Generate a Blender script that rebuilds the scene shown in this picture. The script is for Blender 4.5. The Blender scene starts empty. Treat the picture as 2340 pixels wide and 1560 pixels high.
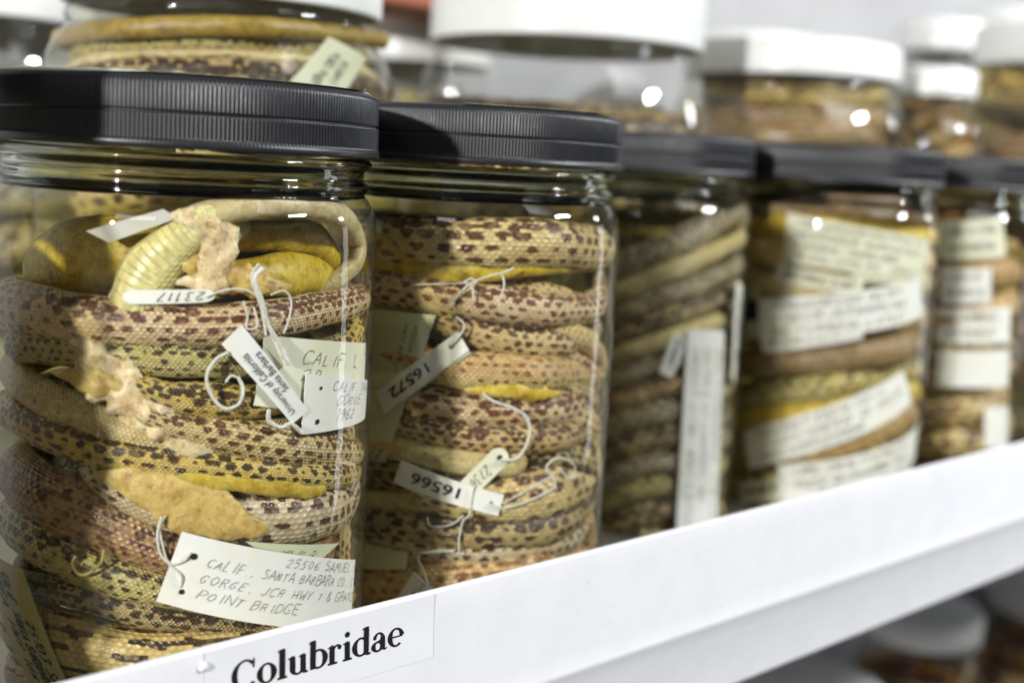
import bpy, bmesh, math, random
from mathutils import Vector, Matrix, noise
rnd = random.Random(7)
S = bpy.context.scene
COL = S.collection
PI = math.pi

# ------------------------------------------------------------------ camera
F_PX, PITCH, ROLL, W_PX, H_PX = 2835.74, 0.14195, 0.053788, 2340.0, 1560.0
X_AX = Vector((1, 0, 0))
FWD = Vector((0, math.cos(PITCH), -math.sin(PITCH)))
UPV = Vector((0, math.sin(PITCH), math.cos(PITCH)))
CR, SR = math.cos(ROLL), math.sin(ROLL)
camd = bpy.data.cameras.new('camera')
cam = bpy.data.objects.new('camera', camd)
COL.objects.link(cam)
r_ = X_AX * CR + UPV * SR
u_ = -X_AX * SR + UPV * CR
cam.matrix_world = Matrix(((r_.x, u_.x, -FWD.x, 0), (r_.y, u_.y, -FWD.y, 0), (r_.z, u_.z, -FWD.z, 0), (0, 0, 0, 1)))
camd.sensor_width = 36.0
camd.lens = 36.0 * F_PX / W_PX
camd.clip_start = 0.01
camd.clip_end = 50
camd.dof.use_dof = True
camd.dof.focus_distance = 0.425
camd.dof.aperture_fstop = 5.5
S.camera = cam


def ray(x, y):
    dx, dy = x - W_PX / 2, y - H_PX / 2
    u = CR * dx + SR * dy
    v = -SR * dx + CR * dy
    return (X_AX * (u / F_PX) + FWD - UPV * (v / F_PX)).normalized()


# jar centres on the shelf (front row), measured from the photograph
R_LID, R_BODY, R_IN = 0.065, 0.0655, 0.0642
Z_FLOOR, Z_LID0, Z_LID1 = -0.2035, -0.0010, 0.0214
RS = {1: 1.025}     # the nearest jar is a little wider
CEN = {0: (-0.2235, 0.3325), 1: (-0.11766, 0.44306), 2: (-0.02135, 0.54195), 3: (0.0722, 0.7430),
       4: (0.2006, 0.79679), 5: (0.3056, 0.904), 6: (0.414, 1.0147)}


def wall_hit(c, x, y, R):
    """Where the sight line through a picture point meets the jar wall: angle round the jar, height, distance."""
    d = ray(x, y)
    a = d.x * d.x + d.y * d.y
    b = -2 * (d.x * c[0] + d.y * c[1])
    D = b * b - 4 * a * (c[0] ** 2 + c[1] ** 2 - R * R)
    t = (-b - math.sqrt(D)) / (2 * a) if D > 0 else -b / (2 * a)
    p = d * t
    return math.atan2(p.y - c[1], p.x - c[0]), p.z, t


def unwrap(a, ref):
    while a - ref > PI: a -= 2 * PI
    while a - ref < -PI: a += 2 * PI
    return a


# ------------------------------------------------------------------ materials
def mat(name):
    m = bpy.data.materials.new(name)
    m.use_nodes = True
    nt = m.node_tree
    nt.nodes.clear()
    out = nt.nodes.new('ShaderNodeOutputMaterial')
    return m, nt, out


class NT:
    """small helper to wire nodes"""
    def __init__(s, nt): s.nt = nt
    def n(s, t, **kw):
        nd = s.nt.nodes.new(t)
        for k, v in kw.items(): setattr(nd, k, v)
        return nd
    def put(s, sock, v):
        if isinstance(v, bpy.types.NodeSocket): s.nt.links.new(v, sock)
        elif v is not None: sock.default_value = v
    def m(s, op, a, b=None, c=None, clamp=False):
        nd = s.n('ShaderNodeMath', operation=op, use_clamp=clamp)
        s.put(nd.inputs[0], a)
        if b is not None: s.put(nd.inputs[1], b)
        if c is not None: s.put(nd.inputs[2], c)
        return nd.outputs[0]
    def ss(s, v, lo, hi, a=0.0, b=1.0):
        nd = s.n('ShaderNodeMapRange', interpolation_type='SMOOTHSTEP')
        s.put(nd.inputs[0], v); s.put(nd.inputs[1], lo); s.put(nd.inputs[2], hi)
        s.put(nd.inputs[3], a); s.put(nd.inputs[4], b)
        return nd.outputs[0]
    def mix(s, f, a, b, blend='MIX'):
        nd = s.n('ShaderNodeMix', data_type='RGBA', blend_type=blend)
        s.put(nd.inputs[0], f); s.put(nd.inputs[6], a); s.put(nd.inputs[7], b)
        return nd.outputs[2]
    def xyz(s, x, y, z=0.0):
        nd = s.n('ShaderNodeCombineXYZ')
        s.put(nd.inputs[0], x); s.put(nd.inputs[1], y); s.put(nd.inputs[2], z)
        return nd.outputs[0]
    def sep(s, v):
        nd = s.n('ShaderNodeSeparateXYZ'); s.put(nd.inputs[0], v)
        return nd.outputs
    def noise(s, vec, scale, detail=3.0, rough=0.55):
        nd = s.n('ShaderNodeTexNoise')
        s.put(nd.inputs['Vector'], vec); nd.inputs['Scale'].default_value = scale
        nd.inputs['Detail'].default_value = detail; nd.inputs['Roughness'].default_value = rough
        return nd.outputs
    def vor(s, vec, feature='F1', rand=0.2):
        nd = s.n('ShaderNodeTexVoronoi', voronoi_dimensions='2D', feature=feature)
        s.put(nd.inputs['Vector'], vec); nd.inputs['Scale'].default_value = 1.0
        nd.inputs['Randomness'].default_value = rand
        return nd.outputs
    def ramp(s, f, stops):
        nd = s.n('ShaderNodeValToRGB')
        e = nd.color_ramp.elements
        while len(e) < len(stops): e.new(0.5)
        for k, (p, c) in enumerate(stops):
            e[k].position = p
            e[k].color = (c[0], c[1], c[2], 1) if not isinstance(c, float) else (c, c, c, 1)
        s.put(nd.inputs[0], f)
        return nd.outputs[0]
    def bsdf(s, out, color, rough=0.5, spec=0.5, normal=None, **kw):
        b = s.n('ShaderNodeBsdfPrincipled')
        s.put(b.inputs['Base Color'], color); s.put(b.inputs['Roughness'], rough)
        b.inputs['Specular IOR Level'].default_value = spec
        if normal is not None: s.put(b.inputs['Normal'], normal)
        for k, v in kw.items(): s.put(b.inputs[k], v)
        s.nt.links.new(b.outputs[0], out.inputs[0])
        return b
    def bump(s, h, dist=0.0005, strength=0.5):
        nd = s.n('ShaderNodeBump')
        nd.inputs['Strength'].default_value = strength; nd.inputs['Distance'].default_value = dist
        s.put(nd.inputs['Height'], h)
        return nd.outputs[0]


def C(r, g, b):
    """8 bit picture colour to linear base colour"""
    f = lambda v: (v / 255 / 12.92) if v <= 10 else ((v / 255 + 0.055) / 1.055) ** 2.4
    return (f(r), f(g), f(b), 1)


def skin(name, dorsal, side, belly, spot, size=1.04, period=0.80, rows=14, drop=0.12, dash=1.0, scale_edge=0.3):
    """snake skin: a lattice of keeled scales, each scale of one colour, dark blotches in staggered rows, plain belly scutes"""
    m, nt, out = mat(name)
    k = NT(nt)
    uv = k.n('ShaderNodeUVMap').outputs[0]
    x, y, _ = k.sep(uv)
    oi = k.n('ShaderNodeObjectInfo').outputs['Random']
    x = k.m('ADD', x, k.m('MULTIPLY', oi, 37.0))

    def cells(cx, cv):
        """staggered rows of cells: centre of the cell, local position, three random numbers"""
        row = k.m('FLOOR', cv)
        sh = k.m('MULTIPLY', k.m('FLOORED_MODULO', row, 2.0), 0.5)
        xx = k.m('ADD', cx, sh)
        colm = k.m('FLOOR', xx)
        lx = k.m('SUBTRACT', k.m('SUBTRACT', xx, colm), 0.5)
        ly = k.m('SUBTRACT', k.m('SUBTRACT', cv, row), 0.5)
        wn = k.n('ShaderNodeTexWhiteNoise', noise_dimensions='2D')
        k.put(wn.inputs['Vector'], k.xyz(colm, row))
        return k.m('SUBTRACT', k.m('ADD', colm, 0.5), sh), k.m('ADD', row, 0.5), lx, ly, k.sep(wn.outputs['Color'])
    SL, SN = 0.25, 37.0
    cxs, cvs, lx, ly, rc = cells(k.m('DIVIDE', x, SL), k.m('ADD', k.m('MULTIPLY', y, SN), 0.5))
    edge = k.m('SUBTRACT', 0.62, k.m('ADD', k.m('ABSOLUTE', lx), k.m('MULTIPLY', k.m('ABSOLUTE', ly), 0.75)))
    QM = 0.55
    xq = k.m('ADD', k.m('MULTIPLY', x, 1 - QM), k.m('MULTIPLY', cxs, SL * QM))
    yq = k.m('ADD', k.m('MULTIPLY', y, 1 - QM), k.m('MULTIPLY', k.m('SUBTRACT', cvs, 0.5), QM / SN))
    wq = k.m('MULTIPLY', k.m('ABSOLUTE', yq), 2.0)
    w = k.m('MULTIPLY', k.m('ABSOLUTE', y), 2.0)
    nz = k.noise(k.xyz(xq, k.m('MULTIPLY', yq, 7.0)), 1.1, 2.0)
    v2 = k.m('ADD', k.m('ADD', k.m('MULTIPLY', yq, float(rows)), 0.5), k.m('MULTIPLY', k.m('SUBTRACT', nz[0], 0.5), 0.7))
    x2 = k.m('ADD', k.m('DIVIDE', xq, period), k.m('MULTIPLY', k.m('SUBTRACT', k.sep(nz[1])[1], 0.5), 0.7))
    _, _, sx, sy, sr = cells(x2, v2)
    sx = k.m('DIVIDE', k.m('ADD', sx, k.m('MULTIPLY', k.m('SUBTRACT', sr[0], 0.5), 0.22)), dash)
    sy = k.m('MULTIPLY', k.m('ADD', sy, k.m('MULTIPLY', k.m('SUBTRACT', sr[1], 0.5), 0.15)), 0.95 * dash)
    d = k.m('SQRT', k.m('ADD', k.m('MULTIPLY', sx, sx), k.m('MULTIPLY', sy, sy)))
    d = k.m('ADD', d, k.m('MULTIPLY', k.m('SUBTRACT', rc[0], 0.5), 0.10))
    thr = k.ramp(wq, [(0.0, 0.47), (0.1, 0.45), (0.18, 0.30), (0.55, 0.30), (0.70, 0.24), (0.84, 0.10), (0.9, 0.0)])
    rs = k.ss(sr[2], drop * 0.4, drop + 0.25, 0.35, 1.0)
    thr = k.m('MULTIPLY', k.m('MULTIPLY', thr, size), rs)
    spot_f = k.ss(d, k.m('SUBTRACT', thr, 0.07), k.m('ADD', thr, 0.05), 1.0, 0.0)
    spot_f = k.m('MULTIPLY', spot_f, k.ss(rc[1], 0.0, 0.25, 0.75, 0.97))
    ground = k.ramp(w, [(0.0, dorsal), (0.38, dorsal), (0.6, side), (0.78, belly), (1.0, belly)])
    big = k.noise(k.xyz(k.m('MULTIPLY', x, 0.35), k.m('MULTIPLY', y, 3.0)), 1.0, 3.0)
    ground = k.mix(k.ss(big[0], 0.35, 0.7, 0.0, 0.45), ground, k.mix(1.0, ground, (0.8, 0.62, 0.42, 1), 'MULTIPLY'))
    ground = k.mix(1.0, ground, k.ramp(rc[0], [(0, 0.78), (1, 1.1)]), 'MULTIPLY')
    # dark skin between the scales, only on the back and sides
    backf = k.ss(w, 0.72, 0.82, 1.0, 0.0)
    ed = k.m('MULTIPLY', k.ss(edge, 0.02, 0.2, scale_edge, 0.0), backf)
    ground = k.mix(ed, ground, C(70, 55, 35))
    # belly scutes
    sc = k.m('FRACT', k.m('DIVIDE', x, 0.30))
    scd = k.m('MULTIPLY', k.ss(k.m('ABSOLUTE', k.m('SUBTRACT', sc, 0.5)), 0.40, 0.5, 0.0, 0.35), k.ss(w, 0.76, 0.84))
    ground = k.mix(scd, ground, C(120, 95, 45))
    col = k.mix(spot_f, ground, k.mix(k.ss(big[0], 0.3, 0.7), spot, k.mix(1.0, spot, (1.35, 1.05, 0.9, 1), 'MULTIPLY')))
    hgt = k.m('ADD', k.m('MULTIPLY', k.ss(edge, 0.0, 0.5), backf), k.m('MULTIPLY', k.ss(k.m('ABSOLUTE', k.m('SUBTRACT', sc, 0.5)), 0.3, 0.5, 1.0, 0.0), k.ss(w, 0.76, 0.84)))
    k.bsdf(out, col, 0.36, 0.42, k.bump(hgt, 0.0003, 0.8))
    return m


def flesh(name, a, b, c):
    m, nt, out = mat(name)
    k = NT(nt)
    tc = k.n('ShaderNodeTexCoord').outputs['Object']
    n1 = k.noise(tc, 190.0, 5.0, 0.65)
    n2 = k.noise(tc, 620.0, 4.0, 0.7)
    col = k.ramp(n1[0], [(0.28, c), (0.45, a), (0.6, b), (0.75, a)])
    col = k.mix(k.ss(n2[0], 0.5, 0.72, 0.0, 0.7), col, c)
    b = k.bsdf(out, col, 0.34, 0.45, k.bump(k.m('ADD', n1[0], k.m('MULTIPLY', n2[0], 0.5)), 0.0009, 0.6))
    b.inputs['Subsurface Weight'].default_value = 0.5
    b.inputs['Subsurface Radius'].default_value = (1.0, 0.6, 0.2)
    b.inputs['Subsurface Scale'].default_value = 0.004
    return m


def paper(name, col, tint=0.12):
    m, nt, out = mat(name)
    k = NT(nt)
    tc = k.n('ShaderNodeTexCoord').outputs['Object']
    n1 = k.noise(tc, 60.0, 4.0, 0.6)
    n2 = k.noise(tc, 900.0, 2.0)
    c = k.mix(k.ss(n1[0], 0.35, 0.75, 0.0, tint * 3), col, k.mix(1.0, col, (0.88, 0.84, 0.62, 1), 'MULTIPLY'))
    k.bsdf(out, c, 0.65, 0.2, k.bump(n2[0], 0.0001, 0.3))
    return m


def plain(name, col, rough=0.5, spec=0.5, var=0.1, nscale=200.0, bump=0.0):
    m, nt, out = mat(name)
    k = NT(nt)
    tc = k.n('ShaderNodeTexCoord').outputs['Object']
    n1 = k.noise(tc, nscale, 4.0, 0.6)
    c = k.mix(k.ss(n1[0], 0.35, 0.7, 0.0, 1.0), col, tuple(v * (1 - var) for v in col[:3]) + (1,))
    rg = k.ss(n1[0], 0.3, 0.7, rough * 0.85, min(1, rough * 1.15))
    k.bsdf(out, c, rg, spec, k.bump(n1[0], 0.0002, bump) if bump else None)
    return m


def glass_mat(name, tint=(0.98, 0.985, 0.97), edge=(0.62, 0.66, 0.55)):
    """thin clear glass wall: straight-through light, Fresnel mirror on both faces, greener where one looks along the wall"""
    m, nt, out = mat(name)
    k = NT(nt)
    lw = k.n('ShaderNodeLayerWeight'); lw.inputs[0].default_value = 0.5
    fc = lw.outputs['Facing']
    fr = k.m('ADD', 0.055, k.m('MULTIPLY', k.m('POWER', fc, 5.0), 0.85))
    tr = k.n('ShaderNodeBsdfTransparent')
    k.put(tr.inputs[0], k.mix(k.ss(fc, 0.72, 0.98), tint + (1,), edge + (1,)))
    gl = k.n('ShaderNodeBsdfGlossy'); gl.inputs['Roughness'].default_value = 0.02
    tc = k.n('ShaderNodeTexCoord').outputs['Object']
    nz = k.noise(tc, 45.0, 2.0)
    k.put(gl.inputs['Normal'], k.bump(nz[0], 0.0012, 0.35))
    mx = k.n('ShaderNodeMixShader')
    k.put(mx.inputs[0], fr); nt.links.new(tr.outputs[0], mx.inputs[1]); nt.links.new(gl.outputs[0], mx.inputs[2])
    df = k.n('ShaderNodeBsdfDiffuse'); df.inputs[0].default_value = (0.8, 0.8, 0.78, 1)
    n3 = k.noise(tc, 22.0, 5.0, 0.68)
    m2 = k.n('ShaderNodeMixShader')
    k.put(m2.inputs[0], k.ss(n3[0], 0.48, 0.78, 0.004, 0.05))
    nt.links.new(mx.outputs[0], m2.inputs[1]); nt.links.new(df.outputs[0], m2.inputs[2])
    nt.links.new(m2.outputs[0], out.inputs[0])
    return m


def liquid_mat(name, col, dens):
    m, nt, out = mat(name)
    v = nt.nodes.new('ShaderNodeVolumeAbsorption')
    v.inputs[0].default_value = col + (1,)
    v.inputs[1].default_value = dens
    nt.links.new(v.outputs[0], out.inputs['Volume'])
    return m


M = {}
BR, DK = C(76, 45, 26), C(48, 32, 18)
M['tan'] = skin('tan blotched skin', C(214, 193, 137), C(220, 205, 146), C(222, 211, 152), BR)
M['pink'] = skin('pinkish blotched skin', C(218, 193, 152), C(220, 203, 152), C(214, 205, 149), C(84, 46, 30), size=1.05)
M['olive'] = skin('olive spotted skin', C(194, 183, 117), C(206, 195, 131), C(206, 199, 136), DK, size=0.95, period=0.75)
M['yellow'] = skin('yellow blotched skin', C(214, 189, 105), C(222, 203, 124), C(222, 211, 133), DK, size=1.12, period=1.0, rows=12)
M['pale'] = skin('pale violet spotted skin', C(208, 193, 162), C(212, 199, 155), C(212, 205, 127), C(66, 42, 30), size=1.0, period=0.70, rows=13)
M['dense'] = skin('densely chequered skin', C(208, 183, 129), C(212, 193, 134), C(208, 195, 132), C(68, 40, 24), size=1.14, period=0.75)
M['dark'] = skin('dark chequered skin', C(182, 163, 115), C(196, 181, 123), C(200, 189, 123), C(44, 32, 22), size=1.3, period=0.9, rows=12)
M['fine'] = skin('finely speckled tan skin', C(206, 177, 123), C(218, 199, 138), C(226, 213, 149), C(112, 76, 42), size=0.85, period=0.62, rows=15)
M['dash'] = skin('skin with dark dashes', C(206, 183, 122), C(212, 193, 122), C(208, 195, 124), C(46, 34, 20), size=0.95, period=1.1, rows=11, dash=1.7)
M['cream'] = skin('plain cream skin', C(214, 199, 143), C(222, 209, 150), C(228, 217, 159), C(150, 117, 74), size=0.5, drop=0.8)
M['belly'] = skin('pale ridged belly skin', C(218, 212, 146), C(218, 212, 146), C(222, 216, 152), C(190, 170, 110), size=0.0)
M['gold'] = flesh('golden smooth body', C(198, 170, 48), C(214, 190, 78), C(140, 116, 40))
M['grey'] = skin('grey brown skin', C(190, 178, 146), C(200, 190, 150), C(206, 198, 152), C(58, 46, 34), size=1.0, period=0.7)
M['brown'] = skin('plain brown skin', C(166, 144, 108), C(180, 160, 114), C(190, 174, 120), C(96, 70, 46), size=0.95, period=0.5, rows=17, drop=0.2, scale_edge=0.4)
M['granular'] = skin('granular brown skin', C(172, 140, 102), C(184, 154, 112), C(190, 166, 116), C(84, 58, 42), size=1.35, period=0.36, rows=24, drop=0.6)
M['amber'] = flesh('amber fluid soaked body', C(140, 118, 50), C(164, 140, 66), C(100, 84, 42))
M['hide'] = flesh('pale beige hide', C(196, 180, 132), C(208, 194, 148), C(160, 138, 96))
M['flesh'] = flesh('pale torn flesh', C(218, 194, 146), C(232, 214, 178), C(150, 104, 74))
M['orange'] = flesh('orange opened flesh', C(198, 168, 96), C(214, 188, 118), C(158, 124, 66))
M['yflesh'] = flesh('yellow fat', C(200, 172, 60), C(214, 190, 90), C(160, 126, 40))
M['paper'] = paper('white card', (0.84, 0.84, 0.80, 1))
M['cream_paper'] = paper('cream card', (0.78, 0.78, 0.62, 1))
M['green_paper'] = paper('greenish aged paper', (0.58, 0.60, 0.42, 1))
M['olive_paper'] = paper('yellowed olive paper', (0.52, 0.48, 0.22, 1))
M['ink'] = plain('black ink', (0.012, 0.012, 0.012, 1), 0.6, 0.2)
M['pen'] = plain('grey pen ink', (0.07, 0.07, 0.075, 1), 0.7, 0.2)
M['string'] = plain('white cotton string', (0.70, 0.69, 0.60, 1), 0.8, 0.2, 0.2, 900.0, 0.4)
M['ystring'] = plain('yellowed string', (0.5, 0.42, 0.16, 1), 0.8, 0.2, 0.2, 900.0)
M['hole'] = plain('punched hole shade', (0.02, 0.018, 0.015, 1), 0.8, 0.1)
M['black'] = plain('black ribbed plastic', (0.021, 0.0216, 0.025, 1), 0.37, 0.5, 0.15, 300.0, 0.06)
M['white'] = plain('white lid plastic', (0.77, 0.78, 0.75, 1), 0.35, 0.45, 0.05, 120.0)
m_, nt_, out_ = mat('scuffed white shelf paint')
k_ = NT(nt_)
tc_ = k_.n('ShaderNodeTexCoord').outputs['Object']
n1_, n2_ = k_.noise(tc_, 40.0, 4.0, 0.6), k_.noise(tc_, 240.0, 5.0, 0.75)
mp_ = k_.n('ShaderNodeMapping'); mp_.inputs['Scale'].default_value = (9, 9, 260); mp_.inputs['Rotation'].default_value = (0.12, 0.06, 0.2)
k_.put(mp_.inputs[0], tc_)
n3_ = k_.noise(mp_.outputs[0], 2.0, 3.0, 0.6)
c_ = k_.mix(k_.ss(n1_[0], 0.35, 0.7, 0.0, 1.0), (0.81, 0.81, 0.835, 1), (0.77, 0.77, 0.795, 1))
c_ = k_.mix(k_.ss(n2_[0], 0.62, 0.70, 0.0, 0.4), c_, (0.50, 0.48, 0.45, 1))
c_ = k_.mix(k_.ss(n3_[0], 0.64, 0.74, 0.0, 0.25), c_, (0.55, 0.54, 0.53, 1))
k_.bsdf(out_, c_, k_.ss(n1_[0], 0.3, 0.7, 0.36, 0.5), 0.4, k_.bump(n2_[0], 0.0002, 0.12))
M['paint'] = m_
M['wall'] = plain('pale grey wall', (0.46, 0.46, 0.47, 1), 0.7, 0.3, 0.12, 6.0)
M['tape'] = plain('satin label card', (0.82, 0.82, 0.845, 1), 0.38, 0.5, 0.03, 80.0)
M['redbox'] = plain('red brown card', (0.36, 0.12, 0.06, 1), 0.7, 0.3, 0.2, 30.0)
m_, nt_, out_ = mat('thick neck glass')
g_ = nt_.nodes.new('ShaderNodeBsdfGlass'); g_.inputs['IOR'].default_value = 1.48; g_.inputs['Roughness'].default_value = 0.02
g_.inputs['Color'].default_value = (0.93, 0.95, 0.9, 1)
nt_.links.new(g_.outputs[0], out_.inputs[0])
M['thick_glass'] = m_
M['glass'] = glass_mat('clear jar glass')
M['liquid'] = liquid_mat('yellowed preserving alcohol', (0.955, 0.925, 0.55), 12.0)
M['liquid_big'] = liquid_mat('pale yellow alcohol', (0.95, 0.92, 0.45), 6.0)
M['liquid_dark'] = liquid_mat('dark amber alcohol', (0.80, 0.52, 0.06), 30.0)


# ------------------------------------------------------------------ mesh helpers
def new_obj(name, verts, faces, m, parent=None, smooth=True, uvs=None):
    me = bpy.data.meshes.new(name)
    me.from_pydata([tuple(v) for v in verts], [], faces)
    if uvs is not None:
        lay = me.uv_layers.new(name='UVMap')
        i = 0
        for f in uvs:
            for q in f:
                lay.data[i].uv = q
                i += 1
    me.update()
    if smooth: me.polygons.foreach_set('use_smooth', [True] * len(me.polygons))
    if m is not None: me.materials.append(M[m] if isinstance(m, str) else m)
    o = bpy.data.objects.new(name, me)
    COL.objects.link(o)
    if parent is not None: o.parent = parent
    return o


def tag(o, label=None, cat=None, group=None, kind=None):
    if label:
        o['label'] = label
        if len(label.split()) > 15: print('LONG', label)
    if cat: o['category'] = cat
    if group: o['group'] = group
    if kind: o['kind'] = kind
    return o


def lathe(name, prof, m, parent=None, n=96, closed=False, smooth=True, mod=None):
    """profile [(r, z)] turned about the local z axis"""
    V, Fc = [], []
    for i, (r, z) in enumerate(prof):
        for a in range(n):
            rr = r + (mod(i, a) if mod else 0.0)
            t = 2 * PI * a / n
            V.append((rr * math.cos(t), rr * math.sin(t), z))
    down = sum((prof[i + 1][1] - prof[i][1]) * (prof[i][0] + prof[i + 1][0]) for i in range(len(prof) - 1)) < 0
    for i in range(len(prof) - 1):
        for a in range(n):
            b = (a + 1) % n
            fa = (i * n + a, i * n + b, (i + 1) * n + b, (i + 1) * n + a)
            Fc.append(fa[::-1] if down else fa)
    if closed:
        Fc.append(tuple(reversed(range(n))))
        Fc.append(tuple(range((len(prof) - 1) * n, len(prof) * n)))
    return new_obj(name, V, Fc, m, parent, smooth)


def catmull(P, step):
    """smooth resampled curve; P = [(Vector, radius)]"""
    pts = []
    n = len(P)
    for i in range(n - 1):
        p0, p1, p2, p3 = P[max(i - 1, 0)], P[i], P[i + 1], P[min(i + 2, n - 1)]
        L = (p2[0] - p1[0]).length
        k = max(2, int(L / step))
        for q in range(k):
            t = q / k
            f = lambda a, b, c, d: 0.5 * ((2 * b) + (c - a) * t + (2 * a - 5 * b + 4 * c - d) * t * t + (3 * b - a - 3 * c + d) * t ** 3)
            pts.append((f(p0[0], p1[0], p2[0], p3[0]), max(f(p0[1], p1[1], p2[1], p3[1]), 0.0001)))
    pts.append(P[-1])
    return pts


def tube(name, P, m, axis=None, parent=None, seg=22, step=0.0013, dorsal=0.6, rough=0.03, flat=1.0, wob=0.0):
    """swept body along P; axis = (x, y) of the jar so that the outward side is known; dorsal = angle of the back from outward to up"""
    pts = catmull(P, step)
    V, Fc, UV = [], [], []
    s = 0.0
    n = len(pts)
    sgn = None
    ph = [rnd.uniform(0, 6.28) for _ in range(6)]
    uvv = []
    for i in range(n):
        p, r = pts[i]
        T = (pts[min(i + 1, n - 1)][0] - pts[max(i - 1, 0)][0])
        T = T.normalized() if T.length > 1e-9 else Vector((1, 0, 0))
        N = Vector((p.x - axis[0], p.y - axis[1], 0)) if axis is not None else Vector((0, -1, 0))
        if N.length < 1e-5: N = Vector((0, -1, 0.01))
        N = (N - T * N.dot(T))
        N = N.normalized() if N.length > 1e-6 else Vector((0, 0, 1))
        B = T.cross(N)
        if sgn is None:
            mid = pts[n // 2]
            Tm = (pts[min(n // 2 + 1, n - 1)][0] - pts[n // 2 - 1][0]).normalized() if n > 2 else T
            Nm = Vector((mid[0].x - axis[0], mid[0].y - axis[1], 0)) if axis is not None else Vector((0, -1, 0))
            Nm = (Nm - Tm * Nm.dot(Tm)).normalized()
            sgn = 1.0 if Tm.cross(Nm).z >= 0 else -1.0
        B = B * sgn
        if i: s += (p - pts[i - 1][0]).length / max(r, 0.002)
        for a in range(seg):
            t = 2 * PI * a / seg + dorsal + PI
            q = 1.0 + rough * (math.sin(s * 1.3 + ph[0] + 2 * t) + 0.6 * math.sin(s * 2.9 + ph[1] + t * 3) + 0.5 * math.sin(s * 0.6 + ph[2] + t))
            if wob:
                pn = p + (N * math.cos(t) + B * math.sin(t)) * r
                q *= 1 + wob * (noise.noise(pn * 130) * 1.1 + noise.noise(pn * 330 + Vector((5, 1, 2))) * 0.7 + noise.noise(pn * 800) * 0.35)
            V.append(p + (N * math.cos(t) * flat + B * math.sin(t)) * (r * q))
        uvv.append(s)
    for i in range(n - 1):
        for a in range(seg):
            b = (a + 1) % seg
            f = (i * seg + a, i * seg + b, (i + 1) * seg + b, (i + 1) * seg + a)
            if sgn < 0: pass
            Fc.append(f)
            va, vb = a / seg - 0.5, (a + 1) / seg - 0.5
            UV.append(((uvv[i], va), (uvv[i], vb), (uvv[i + 1], vb), (uvv[i + 1], va)))
    for base, rev in ((0, True), ((n - 1) * seg, False)):
        f = list(range(base, base + seg))
        if rev: f.reverse()
        Fc.append(tuple(f))
        UV.append(tuple((uvv[0 if rev else -1], (x - base) / seg - 0.5) for x in f))
    o = new_obj(name, V, Fc, m, parent, True, UV)
    return o


SNAKE_GROUP = {0: 'preserved snakes in the jar left of the frame', 1: 'preserved snakes in the nearest jar', 2: 'preserved snakes in the second jar',
               3: 'preserved snakes in the shaded third jar', 4: 'preserved snakes in the fourth jar', 5: 'preserved snakes in the fifth jar',
               6: 'preserved snakes in the sixth jar', 10: 'snakes in the back row jars'}


def wall_path(j, pts, depth=0.0, ends=('wrap', 'wrap'), steps=13, outer=None, ztop=-0.022, flat=0.82, wide=1.10):
    c = CEN[j]
    ref = math.atan2(-c[1], -c[0])
    outer = (R_IN - 0.0012) * RS.get(j, 1) if outer is None else outer
    L = []
    for x, y, w in pts:
        _, _, t = wall_hit(c, x, y, outer - 0.007)
        r = w / 2 * t / F_PX * wide
        rho = outer - depth - r * flat
        th, z, t = wall_hit(c, x, y, rho)
        L.append([unwrap(th, ref), z, rho, r])

    def extend(a, b, kind):
        """points that go on beyond a (b is the one before it)"""
        out = []
        if kind == 'tip':
            d = 1 if a[0] > b[0] else -1
            out.append([a[0] + d * 0.10, a[1] + (a[1] - b[1]) * 0.15, a[2] - 0.001, a[3] * 0.45])
            out.append([a[0] + d * 0.16, a[1] + (a[1] - b[1]) * 0.2, a[2] - 0.002, a[3] * 0.06])
            return out
        d = 1 if a[0] > b[0] else -1
        sl = (a[1] - b[1]) / max(abs(a[0] - b[0]), 0.15)
        sl = max(-0.03, min(0.03, sl))
        th, z, rho, r = a
        nst = steps if kind == 'wrap' else 7
        for q in range(nst):
            th += d * (0.17 if kind == 'wrap' else 0.10)
            z += sl * 0.17 * (0.75 ** q) + rnd.uniform(-0.0008, 0.0008)
            rho = max(0.018, rho - (0.0011 if kind == 'wrap' else 0.0055))
            z = max(Z_FLOOR + 0.004 + r, min(ztop - r, z))
            out.append([th, z, rho, r * (1 - 0.35 * (q + 1) / nst)])
        return out
    A = list(reversed(extend(L[0], L[1], ends[0])))
    Bx = extend(L[-1], L[-2], ends[1])
    return [(Vector((c[0] + rho * math.cos(th), c[1] + rho * math.sin(th), z)), r) for th, z, rho, r in A + L + Bx]


def snake(j, pts, skin_name, label, dorsal=0.6, depth=0.0, ends=('wrap', 'wrap'), rough=0.03, outer=None, ztop=-0.022, **kw):
    o = tube('preserved_snake', wall_path(j, pts, depth, ends, 13, outer, ztop), skin_name, CEN[j], dorsal=dorsal, rough=rough, flat=0.82, **kw)
    tag(o, label, 'snake', SNAKE_GROUP[j])
    return o


def chunk(j, pts, m, name, parent, depth=0.0, wob=0.35, flat=0.7, ends=('tip', 'tip')):
    return tube(name, wall_path(j, pts, depth, ends, flat=flat, wide=1.2), m, CEN[j], parent=parent, rough=0.10, wob=wob, flat=flat, step=0.0009, seg=28)


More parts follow.
